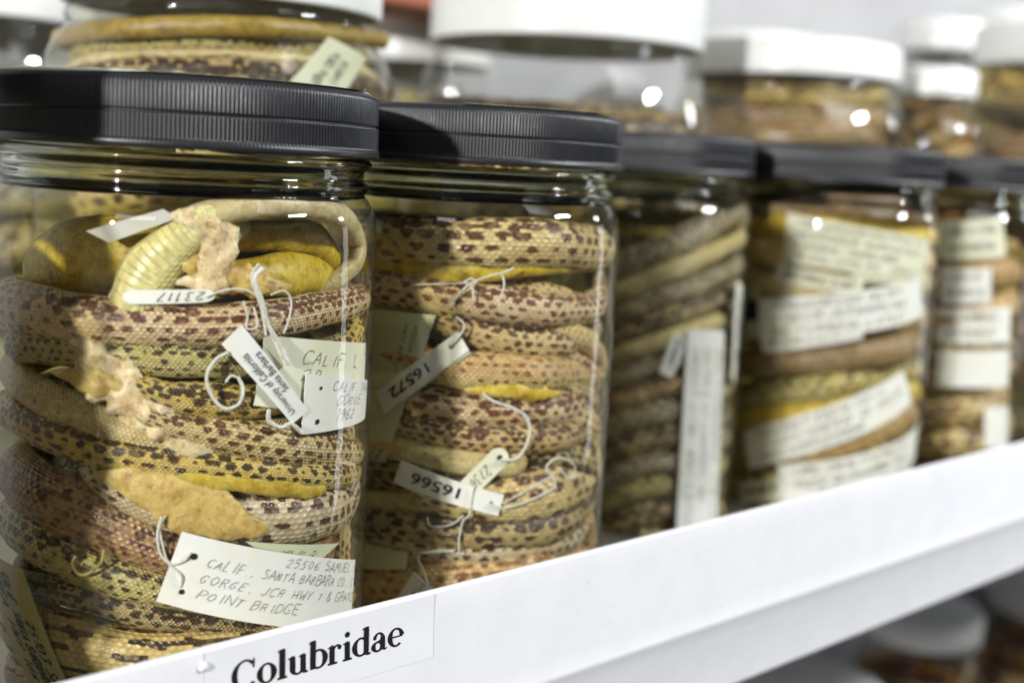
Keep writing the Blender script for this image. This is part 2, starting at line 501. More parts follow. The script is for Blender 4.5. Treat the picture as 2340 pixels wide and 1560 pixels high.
def coil(j, c, R, z0, z1, r, turns, skin_name, label, phase=0.0, group=None, wander=0.004):
    P = []
    n = int(turns * 16)
    for i in range(n + 1):
        t = i / n
        th = phase + t * turns * 2 * PI
        rr = R + wander * math.sin(th * 1.37 + phase) + wander * 0.6 * math.sin(th * 0.61)
        tap = min(1.0, 0.35 + 4 * t) * min(1.0, 0.2 + 5 * (1 - t))
        P.append((Vector((c[0] + rr * math.cos(th), c[1] + rr * math.sin(th), z0 + (z1 - z0) * t + 0.003 * math.sin(th * 2.2 + phase))), r * tap))
    o = tube('preserved_snake', P, skin_name, c, dorsal=0.5, step=0.003, seg=16)
    tag(o, label, 'snake', group or SNAKE_GROUP.get(j))
    return o


# ------------------------------------------------------------------ stroke lettering
STROKES = {
    'A': '0,0 2,6 4,0|.8,2.2 3.2,2.2', 'B': '.3,0 .3,6 2.6,6 3.5,5.2 3.3,3.9 2.4,3.2 .3,3.1|2.4,3.2 3.8,2.3 3.6,.8 2.6,0 .3,0',
    'C': '3.8,5 2.8,6 1.4,5.8 .3,4.2 .2,2 1.2,.2 2.6,0 3.8,.9', 'D': '.4,0 .4,6 2.2,5.8 3.7,4.2 3.6,1.6 2.2,.1 .4,0',
    'E': '3.6,6 .5,6 .4,0 3.6,0|.4,3.1 2.9,3.1', 'F': '3.6,6 .5,6 .4,0|.4,3.1 2.8,3.1', 'G': '3.7,5 2.6,6 1.2,5.6 .2,3.6 .5,1 1.8,0 3.4,.6 3.6,2.6 2.2,2.6',
    'H': '.4,0 .4,6|3.6,0 3.6,6|.4,3 3.6,3', 'I': '2,0 2,6', 'J': '3.2,6 3.2,1.2 2.2,0 1,.2 .4,1.4', 'K': '.4,0 .4,6|3.6,6 .5,2.8 3.7,0',
    'L': '.6,6 .5,0 3.4,0', 'M': '.2,0 .6,6 2,2.4 3.4,6 3.9,0', 'N': '.4,0 .5,6 3.4,0 3.6,6', 'O': '2,6 .6,5 .2,3 .7,.9 2,0 3.4,1 3.8,3.2 3.2,5.2 2,6',
    'P': '.4,0 .4,6 2.6,6 3.6,4.9 3,3.4 .5,2.9', 'R': '.4,0 .4,6 2.6,6 3.5,4.9 2.8,3.4 .5,3|1.8,3 3.7,0', 'S': '3.5,5.2 2.2,6 .8,5.3 .9,3.9 2.8,2.9 3.6,1.5 2.5,.1 .6,.5',
    'T': '0,6 4,6|2,6 2,0', 'U': '.4,6 .4,1.4 1.6,0 3,.5 3.6,2 3.6,6', 'V': '.2,6 2,0 3.8,6', 'W': '0,6 1,0 2,4 3,0 4,6', 'X': '.3,6 3.7,0|3.6,6 .3,0', 'Y': '.2,6 2,3 3.8,6|2,3 1.9,0',
    'Z': '.3,6 3.6,6 .3,0 3.7,0', '0': '2,6 .6,4.8 .5,1.6 2,0 3.4,1.4 3.5,4.6 2,6', '1': '1.2,4.8 2.2,6 2.1,0', '2': '.5,4.8 1.6,6 3.2,5.5 3.3,4 .4,.2 3.7,.1',
    '3': '.6,5.5 2.4,6 3.4,4.8 1.8,3.3 3.5,2 2.8,.3 .5,.3', '4': '2.8,0 2.8,6 .3,2 3.8,2', '5': '3.4,6 1,6 .7,3.4 2.6,3.7 3.5,2.2 2.6,.2 .5,.3',
    '6': '3,5.9 1.2,4.2 .5,1.8 1.7,0 3.2,.9 3,2.7 1.4,3 .6,2', '7': '.4,6 3.7,6 1.6,0', '8': '2,3.2 .8,4.6 2,6 3.2,4.7 2,3.2 .5,1.4 2,0 3.5,1.4 2,3.2', '9': '3.4,4 2,3 .7,4.2 1.8,6 3.4,5 3.2,2 2.4,0',
    '.': '1.6,0 2,.4', ',': '2,.6 1.5,-.9', ':': '2,1 2.1,1.4|2,4 2.1,4.4', '-': '.8,3 3.2,3', '&': '3.8,0 1,4.8 2,6 2.8,4.8 .6,1.6 1.6,0 3.8,2.2', "'": '2,6 1.7,4.8', ' ': ''}


def text_strokes(txt, slant=0.18, jitter=0.22, track=5.2, rr=None):
    """polylines in text units (letter height 6)"""
    rr = rr or rnd
    out, x = [], 0.0
    for ch in txt:
        g = STROKES.get(ch.upper(), '')
        dy = rr.uniform(-0.4, 0.4) * jitter * 2
        sc = 1 + rr.uniform(-0.15, 0.15) * jitter * 3
        if g:
            for pl in g.split('|'):
                P = []
                for q in pl.split():
                    a, b = [float(t) for t in q.split(',')]
                    a += rr.uniform(-1, 1) * jitter; b += rr.uniform(-1, 1) * jitter
                    P.append((x + a * sc + b * slant, b * sc + dy))
                out.append(P)
        x += track * (0.75 if ch in ".,:'I1 " else 1.0)
    return out, x


def ribbon(poly, hw):
    """flat stroke quads of half-width hw (number or list) along a 2D polyline"""
    V, Fc = [], []
    n = len(poly)
    for i, p in enumerate(poly):
        a, b = poly[max(i - 1, 0)], poly[min(i + 1, n - 1)]
        dx, dy = b[0] - a[0], b[1] - a[1]
        L = math.hypot(dx, dy) or 1.0
        h = hw[i] if isinstance(hw, list) else hw
        V.append((p[0] - dy / L * h, p[1] + dx / L * h))
        V.append((p[0] + dy / L * h, p[1] - dx / L * h))
    for i in range(n - 1):
        Fc.append((2 * i, 2 * i + 1, 2 * i + 3, 2 * i + 2))
    return V, Fc


def densify(poly, step):
    out = []
    for i in range(len(poly) - 1):
        a, b = poly[i], poly[i + 1]
        k = max(1, int(math.hypot(b[0] - a[0], b[1] - a[1]) / step))
        for q in range(k): out.append((a[0] + (b[0] - a[0]) * q / k, a[1] + (b[1] - a[1]) * q / k))
    out.append(poly[-1])
    return out


# ------------------------------------------------------------------ tags and papers
def paper_map(j, quad, rho=None, sag=0.0, lift=None, c=None):
    """quad = picture points TL TR BR BL of a card that lies against the inside of the glass; returns f(u, v, off)"""
    c = c or CEN[j]
    ref = math.atan2(-c[1], -c[0])
    rho = (R_IN if rho is None else rho) * (RS.get(j, 1) if c is CEN[j] else 1)
    K = []
    for i, (x, y) in enumerate(quad):
        th, z, _ = wall_hit(c, x, y, rho)
        K.append((unwrap(th, ref), z, rho - (lift[i] if lift else 0.0)))

    def f(u, v, off=0.0):
        # v runs from the top edge (0) to the bottom edge (1)
        w = ((1 - u) * (1 - v), u * (1 - v), u * v, (1 - u) * v)
        th = sum(w[i] * K[i][0] for i in range(4)); z = sum(w[i] * K[i][1] for i in range(4)); r = sum(w[i] * K[i][2] for i in range(4))
        r = r - sag * (4 * u * (1 - u)) + off
        return Vector((c[0] + r * math.cos(th), c[1] + r * math.sin(th), z))
    return f


def card(name, f, m, label, cat, group, round_u=(0, 0), nu=26, nv=10, thick=0.00035, wav=0.0):
    """thin bent card with real thickness; round_u = rounding length at the two ends, as a share of the length"""
    top, bot = [], []
    ph = rnd.uniform(0, 6)
    for i in range(nu + 1):
        u = i / nu
        if round_u[0] or round_u[1]:
            u = 0.5 - 0.5 * math.cos(PI * u)
        k = 1.0
        if round_u[0] and u < round_u[0]: k = math.sqrt(max(0.0, 1 - ((round_u[0] - u) / round_u[0]) ** 2))
        if round_u[1] and u > 1 - round_u[1]: k = math.sqrt(max(0.0, 1 - ((u - 1 + round_u[1]) / round_u[1]) ** 2))
        k = max(k, 0.06)
        for q in range(nv + 1):
            v = 0.5 + (q / nv - 0.5) * k
            wv = wav * math.sin(ph + 5 * u + 3 * v)
            top.append(f(u, v, -wv - abs(wav))); bot.append(f(u, v, -thick - wv - abs(wav)))
    n = len(top)
    V = top + bot
    Fc = []
    st = nv + 1
    for i in range(nu):
        for q in range(nv):
            a = i * st + q
            Fc.append((a, a + 1, a + st + 1, a + st))
            Fc.append((n + a, n + a + st, n + a + st + 1, n + a + 1))
    rim = [q for q in range(st)] + [i * st + nv for i in range(1, nu + 1)] + [nu * st + q for q in range(nv - 1, -1, -1)] + [i * st for i in range(nu - 1, 0, -1)]
    for i in range(len(rim)):
        a, b = rim[i], rim[(i + 1) % len(rim)]
        Fc.append((a, n + a, n + b, b))
    o = new_obj(name, V, Fc, m, None, False)
    tag(o, label, cat, group)
    o['_w'] = wav
    return o


def letter(o, f, lines, m='pen', hw=0.25, off=0.00025, slant=0.34, jitter=0.4, flip=False, name='handwriting', aspect=None):
    """lines: [(text, u0, v_base, u1, height_v)] in card coordinates; flip = written upside down; all lines of a card are one mesh"""
    V, Fc = [], []
    for (txt, u0, vb, u1, hv) in lines:
        st, wid = text_strokes(txt, slant, jitter)
        su = (u1 - u0) / wid
        sv = hv / 6.0
        for pl in st:
            p2 = [(u0 + a * su, vb - b * sv) for a, b in densify(pl, 0.8)]
            # ribbon in metric space: card u and v have different scales
            A = f(u0, vb); Bu = f(u0 + 0.01, vb); Bv = f(u0, vb + 0.01)
            ku, kv = (Bu - A).length / 0.01, (Bv - A).length / 0.01
            pm = [(a * ku, b * kv) for a, b in p2]
            rv, rf = ribbon(pm, hw * sv * kv)
            base = len(V)
            for a, b in rv:
                u, v = a / ku, b / kv
                if flip: u, v = 1 - u, 1 - v
                V.append(f(u, v, off))
            Fc += [tuple(base + q for q in t) for t in rf]
    if not V: return None
    return new_obj(name, V, Fc, m, o, False)


_fc = {}


def printed(o, f, lines, m='ink', off=0.0003, flip=False, name='printed_lettering', bold=0.0):
    """sans-serif printed lines on a card: (text, u0, v_base, u1, height_v)"""
    V, Fc = [], []
    dg = None
    for (txt, u0, vb, u1, hv) in lines:
        cu = bpy.data.curves.new('lettering', 'FONT')
        cu.body = txt
        cu.resolution_u = 3
        cu.offset = bold
        ob = bpy.data.objects.new('lettering', cu)
        COL.objects.link(ob)
        bpy.context.view_layer.update()
        me = ob.to_mesh()
        bm = bmesh.new(); bm.from_mesh(me)
        bmesh.ops.triangulate(bm, faces=bm.faces[:])
        vs = [v.co.copy() for v in bm.verts]
        fs = [tuple(v.index for v in fa.verts) for fa in bm.faces]
        bm.free(); ob.to_mesh_clear()
        bpy.data.objects.remove(ob); bpy.data.curves.remove(cu)
        if not vs: continue
        x0, x1 = min(v.x for v in vs), max(v.x for v in vs)
        base = len(V)
        for v in vs:
            u = u0 + (v.x - x0) / (x1 - x0) * (u1 - u0)
            w = vb - v.y / 0.73 * hv
            if flip: u, w = 1 - u, 1 - w
            V.append(f(u, w, off))
        Fc += [tuple(base + q for q in t) for t in fs]
    return new_obj(name, V, Fc, m, o, False)


def punched(o, f, u, v, r=0.0010):
    """eyelet hole of a card: a dark ring-edged disc"""
    A = f(u, v); ku = (f(u + 0.01, v) - A).length / 0.01; kv = (f(u, v + 0.01) - A).length / 0.01
    n = 14
    V = [f(u, v, 0.0003)] + [f(u + r / ku * math.cos(2 * PI * i / n), v + r / kv * math.sin(2 * PI * i / n), 0.0003) for i in range(n)]
    return new_obj('eyelet', V, [(0, 1 + i, 1 + (i + 1) % n) for i in range(n)], 'hole', o, False)


def string(o, j, pts, m='string', r=0.00040, rho=None, twist=True):
    c = CEN[j]
    P = []
    for q in pts:
        x, y = q[0], q[1]
        dep = q[2] if len(q) > 2 else 0.0
        th, z, t = wall_hit(c, x, y, ((rho or (R_IN + 0.0004)) - dep) * RS.get(j, 1))
        rr = ((rho or (R_IN + 0.0004)) - dep) * RS.get(j, 1)
        P.append((Vector((c[0] + rr * math.cos(th), c[1] + rr * math.sin(th), z)), r))
    P = [(p + Vector((rnd.uniform(-1, 1), rnd.uniform(-1, 1), rnd.uniform(-1, 1))) * 0.0004, q * 0.85) for p, q in P]
    return tube('string', P, m, c, parent=o, seg=8, step=0.0006, rough=0.06, wob=0.08)


# ------------------------------------------------------------------ jars
def rib_lid(parent, first):
    """black ribbed screw lid: two ribbed bands, a groove between them, a plain rim at the bottom and a bevelled top"""
    h = Z_LID1 - Z_LID0
    prof = [(0.0595, 0.0), (0.0646, 0.0), (0.0652, 0.0006), (0.0652, 0.0024), (0.0645, 0.0029), (0.0645, 0.0034), (0.0645, 0.0100), (0.0645, 0.0104), (0.0637, 0.0107),
            (0.0637, 0.0111), (0.0643, 0.0114), (0.0643, 0.0118), (0.0642, 0.0196), (0.0640, 0.0202), (0.0634, 0.0214), (0.0622, 0.0222), (0.0600, 0.0224), (0.0550, 0.0224), (0.0545, 0.0218), (0.0, 0.0218)]
    ribs = {4, 5, 6, 7, 10, 11, 12, 13}

    def mod(i, a):
        return (0.00026, 0.0, -0.00026, 0.0)[a % 4] if i in ribs else 0.0
    o = lathe('lid', prof, 'black', parent, 1240, mod=mod)
    o.location = (0, 0, Z_LID0)
    return o


NECK = [(0.0605, 0.0010), (0.0605, -0.0012), (0.0618, -0.0020), (0.0630, -0.0030), (0.0630, -0.0042), (0.0618, -0.0052), (0.0604, -0.0060), (0.0602, -0.0085),
        (0.0606, -0.0098), (0.0620, -0.0106), (0.0624, -0.0118), (0.0616, -0.0128), (0.0607, -0.0138), (0.0607, -0.0146), (0.0612, -0.0152)]
NECK_PROF = NECK + [(0.0575, -0.0158), (0.0560, -0.0140), (0.0557, -0.0090), (0.0560, 0.0010)]
NECK_PROF.append(NECK_PROF[0])
GLASS_PROF = [(0.0613, -0.0153), (0.0622, -0.0165), (0.0636, -0.0190), (0.0646, -0.0220), (0.0652, -0.0260), (0.0655, -0.0310), (0.0655, -0.0600), (0.0655, -0.1000), (0.0655, -0.1400),
              (0.0655, -0.1690), (0.0651, -0.1770), (0.0640, -0.1850), (0.0617, -0.1925), (0.0582, -0.1985), (0.0540, -0.2020), (0.0495, -0.2033), (0.0440, -0.2020), (0.0, -0.2005)]
_proto = {}


def front_jar(j, label):
    root = bpy.data.objects.new('specimen_jar', None)
    COL.objects.link(root)
    root.empty_display_size = 0.02
    root.location = (CEN[j][0], CEN[j][1], 0.0)
    root.scale = (RS.get(j, 1), RS.get(j, 1), 1)
    tag(root, label, 'jar', 'black-lidded specimen jars along the shelf front')
    if not _proto:
        _proto['glass'] = lathe('glass_body', GLASS_PROF, 'glass', root, 160)
        _proto['neck'] = lathe('neck_ring', NECK_PROF, 'thick_glass', root, 160)
        lq = [(0.0, -0.0205), (0.0600, -0.0205), (0.0626, -0.0202), (0.0632, -0.0215), (0.0640, -0.0240), (0.0646, -0.0280), (0.0648, -0.0330), (0.0648, -0.1690), (0.0644, -0.1768), (0.0632, -0.1844), (0.0609, -0.1917), (0.0575, -0.1975), (0.0532, -0.2008), (0.0, -0.1990)]
        _proto['liquid'] = lathe('liquid', lq, 'liquid', root, 120)
        _proto['lid'] = rib_lid(root, True)
    else:
        for k in ('glass', 'neck', 'liquid', 'lid'):
            o = _proto[k].copy()
            COL.objects.link(o)
            o.parent = root
            if k == 'lid':
                o.rotation_euler = (0, 0, rnd.uniform(0, 6))
    return root


JAR = {}
JAR[1] = front_jar(1, 'largest and nearest glass jar of snakes, black ribbed lid, cut by the left edge')
JAR[2] = front_jar(2, 'second glass jar of snakes, holding the tags numbered 16572 and 16566')
JAR[3] = front_jar(3, 'third black-lidded jar, set back in shade, with a long vertical white label')
JAR[4] = front_jar(4, 'blurred fourth black-lidded jar packed with wide slanting paper labels')
JAR[5] = front_jar(5, 'blurred fifth black-lidded jar with a stack of square white labels')
JAR[6] = front_jar(6, 'last black-lidded jar, only a sliver showing at the right edge')


def lid_label(j, a0, a1, lap, name='lid_label'):
    """cream paper sheet on top of a lid, its edge lapping over the bevel between two angles"""
    V, Fc = [], []
    n = 40
    ring = [(0.030, 0.0226), (0.050, 0.0227), (0.0602, 0.0229), (0.0625, 0.0227)] + ([(0.0638, 0.0216), (0.0644, 0.0206)] if lap else [])
    for i in range(n + 1):
        t = a0 + (a1 - a0) * i / n
        for k, (r, z) in enumerate(ring):
            if k >= 4:
                e = max(0.0, math.sin(PI * min(1, max(0, (i / n - 0.05) / 0.45)))) * lap
                r0, z0 = ring[3]
                r, z = r0 + (r - r0) * e, z0 + (z - z0) * e + 0.0
            V.append((r * math.cos(t), r * math.sin(t), Z_LID0 + z))
    st = len(ring)
    for i in range(n):
        for k in range(st - 1):
            a = i * st + k
            Fc.append((a, a + 1, a + st + 1, a + st))
    return new_obj(name, V, Fc, 'cream_paper', JAR[j], True)


lid_label(1, -2.9, -0.1, 0.55)
lid_label(2, -2.75, -2.2, 1.0)
lid_label(2, -1.6, -0.4, 0.0)


# ------------------------------------------------------------------ snakes of the nearest jar (traced along the glass)
J = 'in the nearest jar'
snake(1, [(-10, 700, 112), (130, 718, 104), (290, 738, 96), (490, 742, 88), (640, 726, 82), (840, 690, 66)], 'pink', 'thick pinkish snake with brown saddles, uppermost full coil of the nearest jar', 0.75)
snake(1, [(60, 790, 66), (250, 808, 70), (400, 822, 72), (540, 826, 66), (700, 815, 60), (835, 780, 50)], 'olive', 'slender greenish spotted snake right below the top coil of the nearest jar', 0.9, 0.002)
snake(1, [(835, 760, 60), (760, 830, 62), (690, 880, 66), (600, 915, 72), (480, 915, 76), (390, 905, 62), (330, 880, 40)], 'yellow', 'yellow snake with big dark blotches behind the string loop of the nearest jar', 0.5, 0.0005, ends=('wrap', 'tip'))
sF = snake(1, [(-10, 850, 70), (90, 900, 76), (200, 955, 80), (300, 992, 78), (400, 1010, 70), (520, 1000, 70), (640, 985, 60)], 'cream', "plain yellowish snake torn open, pale flesh showing, left of the nearest jar's hanging tags", 0.9, 0.002)
fl = chunk(1, [(205, 790, 46), (235, 840, 74), (290, 890, 92), (345, 945, 84), (400, 985, 60), (445, 1020, 46)], 'flesh', 'torn_flesh', sF, 0.0004, 0.6, 0.42)
fl2 = chunk(1, [(160, 858, 30), (205, 868, 46), (255, 880, 40)], 'orange', 'torn_flesh', sF, 0.0, 0.3, 0.6)
snake(1, [(340, 950, 40), (430, 978, 74), (560, 1004, 84), (690, 1022, 84), (850, 1034, 70)], 'tan', 'tan snake with chestnut spots passing below the hanging tags of the nearest jar', 0.7, 0.0, ends=('in', 'wrap'))
snake(1, [(-10, 935, 62), (100, 985, 68), (220, 1026, 70), (350, 1048, 70), (480, 1066, 66), (620, 1080, 62), (740, 1088, 56), (840, 1080, 50)], 'yellow', 'yellow snake with square dark blotches crossing the middle of the nearest jar', 0.85, 0.0)
sO = snake(1, [(230, 1090, 60), (330, 1130, 108), (450, 1165, 128), (570, 1180, 136), (690, 1172, 132), (780, 1140, 120), (850, 1090, 100)], 'pale', "fat pale violet snake with small dark spots above the nearest jar's big lower tag", 0.9, 0.0005, ends=('tip', 'wrap'))
chunk(1, [(262, 1092, 34), (325, 1112, 76), (410, 1145, 98), (500, 1178, 84), (580, 1206, 40)], 'orange', 'opened_belly', sO, -0.0006, 0.2, 0.28)
chunk(1, [(430, 1085, 30), (520, 1098, 46), (620, 1105, 44), (720, 1118, 30)], 'yflesh', 'fat_strip', sO, 0.0, 0.15, 0.6)
snake(1, [(-10, 1085, 108), (110, 1130, 120), (220, 1180, 124), (320, 1230, 116), (430, 1270, 100), (560, 1290, 80)], 'granular', 'thick granular brown snake running down to the big lower tag of the nearest jar', 0.6, 0.001)
snake(1, [(-10, 1190, 90), (90, 1230, 96), (190, 1285, 92), (290, 1325, 80), (400, 1352, 70), (520, 1370, 60), (660, 1380, 60), (800, 1360, 60)], 'olive', "dull spotted snake with a yellow thread, left of the nearest jar's big lower tag", 0.7, 0.001)
snake(1, [(60, 1330, 50), (180, 1360, 56), (300, 1392, 62), (420, 1410, 60), (560, 1420, 66), (700, 1425, 70), (815, 1400, 60)], 'dark', 'dark chequered snake pressed under the big lower tag of the nearest jar', 0.6, 0.004)
snake(1, [(-20, 1395, 120), (90, 1445, 128), (200, 1480, 130), (350, 1500, 120), (520, 1490, 110), (680, 1460, 90), (800, 1420, 70)], 'dash', 'snake with rows of black dashes just above the shelf lip, nearest jar', 0.8, 0.0)
snake(1, [(70, 1540, 90), (200, 1570, 90), (360, 1580, 90), (600, 1550, 90), (790, 1480, 70)], 'dash', 'lowest snake of the nearest jar, mostly hidden by the shelf lip', 0.9, 0.002)
snake(1, [(846, 980, 50), (828, 1060, 60), (812, 1160, 64), (800, 1260, 60), (790, 1340, 50)], 'tan', 'narrow tan coil standing upright along the right wall of the nearest jar', 0.2, 0.003, ends=('in', 'in'))
# pale belly snake in the liquid at the top, bent over like a hook
sB = snake(1, [(372, 590, 70), (410, 545, 78), (455, 508, 72), (520, 480, 62), (610, 468, 50), (700, 473, 46), (775, 494, 52), (825, 542, 52), (845, 600, 44)], 'hide',
           'pale snake bent like a hook, ridged belly showing, at the top of the nearest jar', 3.5, 0.0018, ends=('in', 'in'))
tube('ridged_belly', wall_path(1, [(312, 690, 118), (344, 632, 138), (392, 572, 122), (444, 520, 92), (480, 494, 56)], 0.0008, ('in', 'in'), flat=0.8, wide=1.0), 'belly', CEN[1], parent=sB, dorsal=3.5, flat=0.8)
chunk(1, [(440, 500, 40), (490, 540, 62), (500, 590, 56), (470, 640, 46)], 'flesh', 'torn_flesh', sB, 0.0006, 0.6, 0.4)
chunk(1, [(430, 600, 30), (480, 625, 50), (560, 640, 52), (620, 655, 36)], 'orange', 'torn_flesh', sB, 0.002, 0.4, 0.6)
# golden bodies deeper in the liquid
snake(1, [(20, 630, 150), (90, 612, 170), (180, 600, 180), (270, 590, 170), (360, 590, 140), (450, 600, 120)], 'gold', 'smooth golden snake rising on the left of the nearest jar behind the pale hook', 0.3, 0.010, ends=('wrap', 'in'))
snake(1, [(520, 640, 80), (640, 630, 96), (740, 622, 92), (835, 600, 70)], 'gold', 'bright golden snake lying right of the pale hook in the nearest jar', 0.9, 0.010)  # added body, its yellow stands for light glowing through the liquid
coil(1, CEN[1], 0.032, -0.168, -0.050, 0.013, 3.6, 'dark', 'dark inner coil glimpsed in the gaps low in the nearest jar', 0.4)
coil(1, (CEN[1][0] - 0.0042, CEN[1][1] + 0.0158), 0.029, -0.054, -0.046, 0.017, 1.25, 'amber', 'amber body added to darken the back of the nearest jar behind the pale hook', 0.1)  # added to fill the pale see-through gap with a dark olive tone
coil(1, CEN[1], 0.014, -0.160, -0.060, 0.012, 3.0, 'olive', 'innermost olive coil in the middle of the nearest jar', 2.0)

# ------------------------------------------------------------------ snakes of the second jar
snake(2, [(800, 530, 96), (880, 545, 104), (1000, 552, 108), (1130, 556, 110), (1260, 560, 108), (1385, 572, 92)], 'tan', 'thick tan snake with brown saddles, uppermost coil of the second jar', 0.75)
sY = snake(2, [(850, 600, 50), (940, 616, 62), (1040, 622, 60), (1130, 618, 46), (1250, 608, 36), (1400, 606, 30)], 'gold', 'olive yellow belly strip under the top coil of the second jar', 0.9, 0.004)
snake(2, [(800, 640, 78), (900, 656, 82), (1010, 676, 80), (1130, 694, 76), (1250, 708, 74), (1350, 700, 66), (1420, 668, 56)], 'pink', 'pinkish spotted snake below the loose white threads of the second jar', 0.8, 0.001)
snake(2, [(1010, 735, 50), (1080, 756, 66), (1170, 778, 76), (1270, 786, 74), (1370, 770, 66), (1425, 740, 60)], 'dense', 'densely chequered snake in the upper right of the second jar', 0.9, 0.0035, ends=('in', 'wrap'))
snake(2, [(800, 770, 60), (900, 810, 70), (1010, 838, 80), (1120, 850, 84), (1240, 852, 80), (1360, 846, 68), (1430, 820, 60)], 'fine', 'cream bellied speckled snake right of the tag numbered 16572', 1.35, 0.0)
snake(2, [(830, 880, 70), (920, 908, 84), (1020, 930, 88), (1140, 938, 84), (1270, 930, 80), (1380, 905, 70), (1430, 870, 60)], 'pink', 'pinkish snake with large black blotches where the string hangs, second jar', 0.45, 0.002)
sT = snake(2, [(830, 960, 56), (920, 968, 60), (1020, 990, 64), (1140, 1004, 66), (1270, 998, 64), (1370, 968, 56), (1430, 930, 50)], 'dense', 'chequered snake with chevrons behind the looped string of the second jar', 0.6, 0.001)
chunk(2, [(1110, 892, 22), (1160, 890, 34), (1215, 894, 34), (1260, 900, 18)], 'yflesh', 'fat_strip', sT, 0.0, 0.3, 0.7)
snake(2, [(820, 1000, 54), (900, 1018, 58), (990, 1040, 58), (1080, 1056, 56), (1170, 1060, 50)], 'cream', 'plain cream belly snake above the tag numbered 16566', 1.6, 0.0, ends=('wrap', 'in'))
snake(2, [(820, 1070, 70), (920, 1085, 76), (1030, 1095, 76), (1120, 1100, 60)], 'dark', 'dark snake partly hidden behind the tag numbered 16566', 0.6, 0.003, ends=('wrap', 'in'))
snake(2, [(980, 1130, 60), (1060, 1140, 96), (1150, 1138, 126), (1240, 1122, 130), (1330, 1086, 112), (1400, 1030, 90), (1425, 985, 80)], 'tan', "stout red brown snake sweeping up to the right, low in the second jar", 1.2, 0.0, ends=('in', 'wrap'))
snake(2, [(810, 1140, 46), (900, 1146, 48), (1000, 1150, 44), (1080, 1160, 36)], 'cream', 'thin yellowish snake left of the lower tag of the second jar', 1.5, 0.0035, ends=('wrap', 'in'))
snake(2, [(810, 1190, 70), (920, 1200, 74), (1040, 1212, 78), (1160, 1216, 78), (1270, 1196, 74), (1360, 1145, 66), (1420, 1080, 60)], 'dark', 'dark chequered snake below the stout one near the bottom of the second jar', 0.9, 0.0)
snake(2, [(810, 1225, 70), (930, 1240, 76), (1060, 1254, 76), (1180, 1250, 74), (1300, 1222, 66), (1390, 1160, 60), (1425, 1110, 50)], 'pale', 'pale snake with long black blotches second from the bottom of the second jar', 0.7, 0.002)
snake(2, [(840, 1330, 90), (960, 1326, 104), (1080, 1318, 108), (1200, 1302, 104), (1320, 1266, 90), (1410, 1200, 70)], 'fine', 'tan reddish spotted snake at the bottom of the second jar above the shelf lip', 0.7, 0.0)
snake(2, [(820, 1420, 90), (1000, 1420, 90), (1200, 1390, 90), (1390, 1310, 80)], 'dash', 'lowest snake of the second jar, hidden by the shelf lip', 0.7, 0.003)
coil(2, CEN[2], 0.033, -0.168, -0.045, 0.013, 3.7, 'dark', 'dark inner coil glimpsed in the gaps of the second jar', 1.1)
coil(2, CEN[2], 0.014, -0.160, -0.060, 0.012, 3.0, 'olive', 'innermost olive coil in the middle of the second jar', 0.2)

# ------------------------------------------------------------------ third to sixth jar, and the one outside the frame
for pts, sk, lab, dors in [
    ([(1370, 625, 60), (1460, 595, 64), (1570, 543, 62), (1700, 485, 52)], 'grey', 'grey snake rising steeply at the top of the third jar', 0.8),
    ([(1370, 680, 44), (1460, 650, 48), (1570, 603, 46), (1700, 550, 36)], 'cream', 'pale bellied snake second from the top of the third jar', 0.8),
    ([(1370, 730, 44), (1460, 700, 48), (1570, 658, 46), (1700, 610, 36)], 'grey', 'thin grey snake third from the top of the third jar', 0.8),
    ([(1370, 777, 46), (1460, 747, 50), (1570, 708, 48), (1700, 664, 38)], 'dark', 'dark chequered snake fourth from the top of the third jar', 0.8),
    ([(1370, 825, 40), (1460, 795, 44), (1570, 760, 42), (1700, 720, 32)], 'cream', 'pale striped snake crossing the third jar above its labels', 0.8),
    ([(1370, 873, 50), (1460, 843, 54), (1570, 809, 52), (1700, 770, 42)], 'grey', 'grey snake right above the long vertical label', 0.8),
    ([(1370, 925, 52), (1460, 895, 56), (1570, 864, 54), (1700, 828, 44)], 'dense', 'chequered snake just behind the top of the long vertical label', 0.8),
    ([(1370, 980, 54), (1460, 950, 58), (1570, 921, 56), (1700, 887, 46)], 'grey', 'grey snake behind the upper part of the long vertical label', 0.8),
    ([(1370, 1037, 56), (1460, 1007, 60), (1570, 980, 58), (1700, 948, 48)], 'dark', 'dark snake behind the middle of the long vertical label', 0.8),
    ([(1370, 1093, 54), (1460, 1063, 58), (1570, 1038, 56), (1700, 1008, 46)], 'grey', 'grey spotted snake behind the lower middle of the long vertical label', 0.8),
    ([(1370, 1147, 54), (1460, 1117, 58), (1570, 1094, 56), (1700, 1066, 46)], 'olive', 'olive snake behind the lower part of the long vertical label', 0.8),
    ([(1370, 1205, 58), (1460, 1175, 62), (1570, 1152, 60), (1700, 1124, 50)], 'dark', 'bottom dark snake of the third jar', 0.8),
    ([(1370, 1265, 60), (1460, 1235, 64), (1570, 1212, 62), (1700, 1184, 52)], 'olive', 'lowest olive snake of the third jar at the shelf lip', 0.8)]:
    snake(3, pts, sk, lab, dors, 0.001, step=0.002, seg=16)
coil(3, CEN[3], 0.03, -0.165, -0.04, 0.013, 3.6, 'dark', 'dark inner coil of the third jar', 1.0)
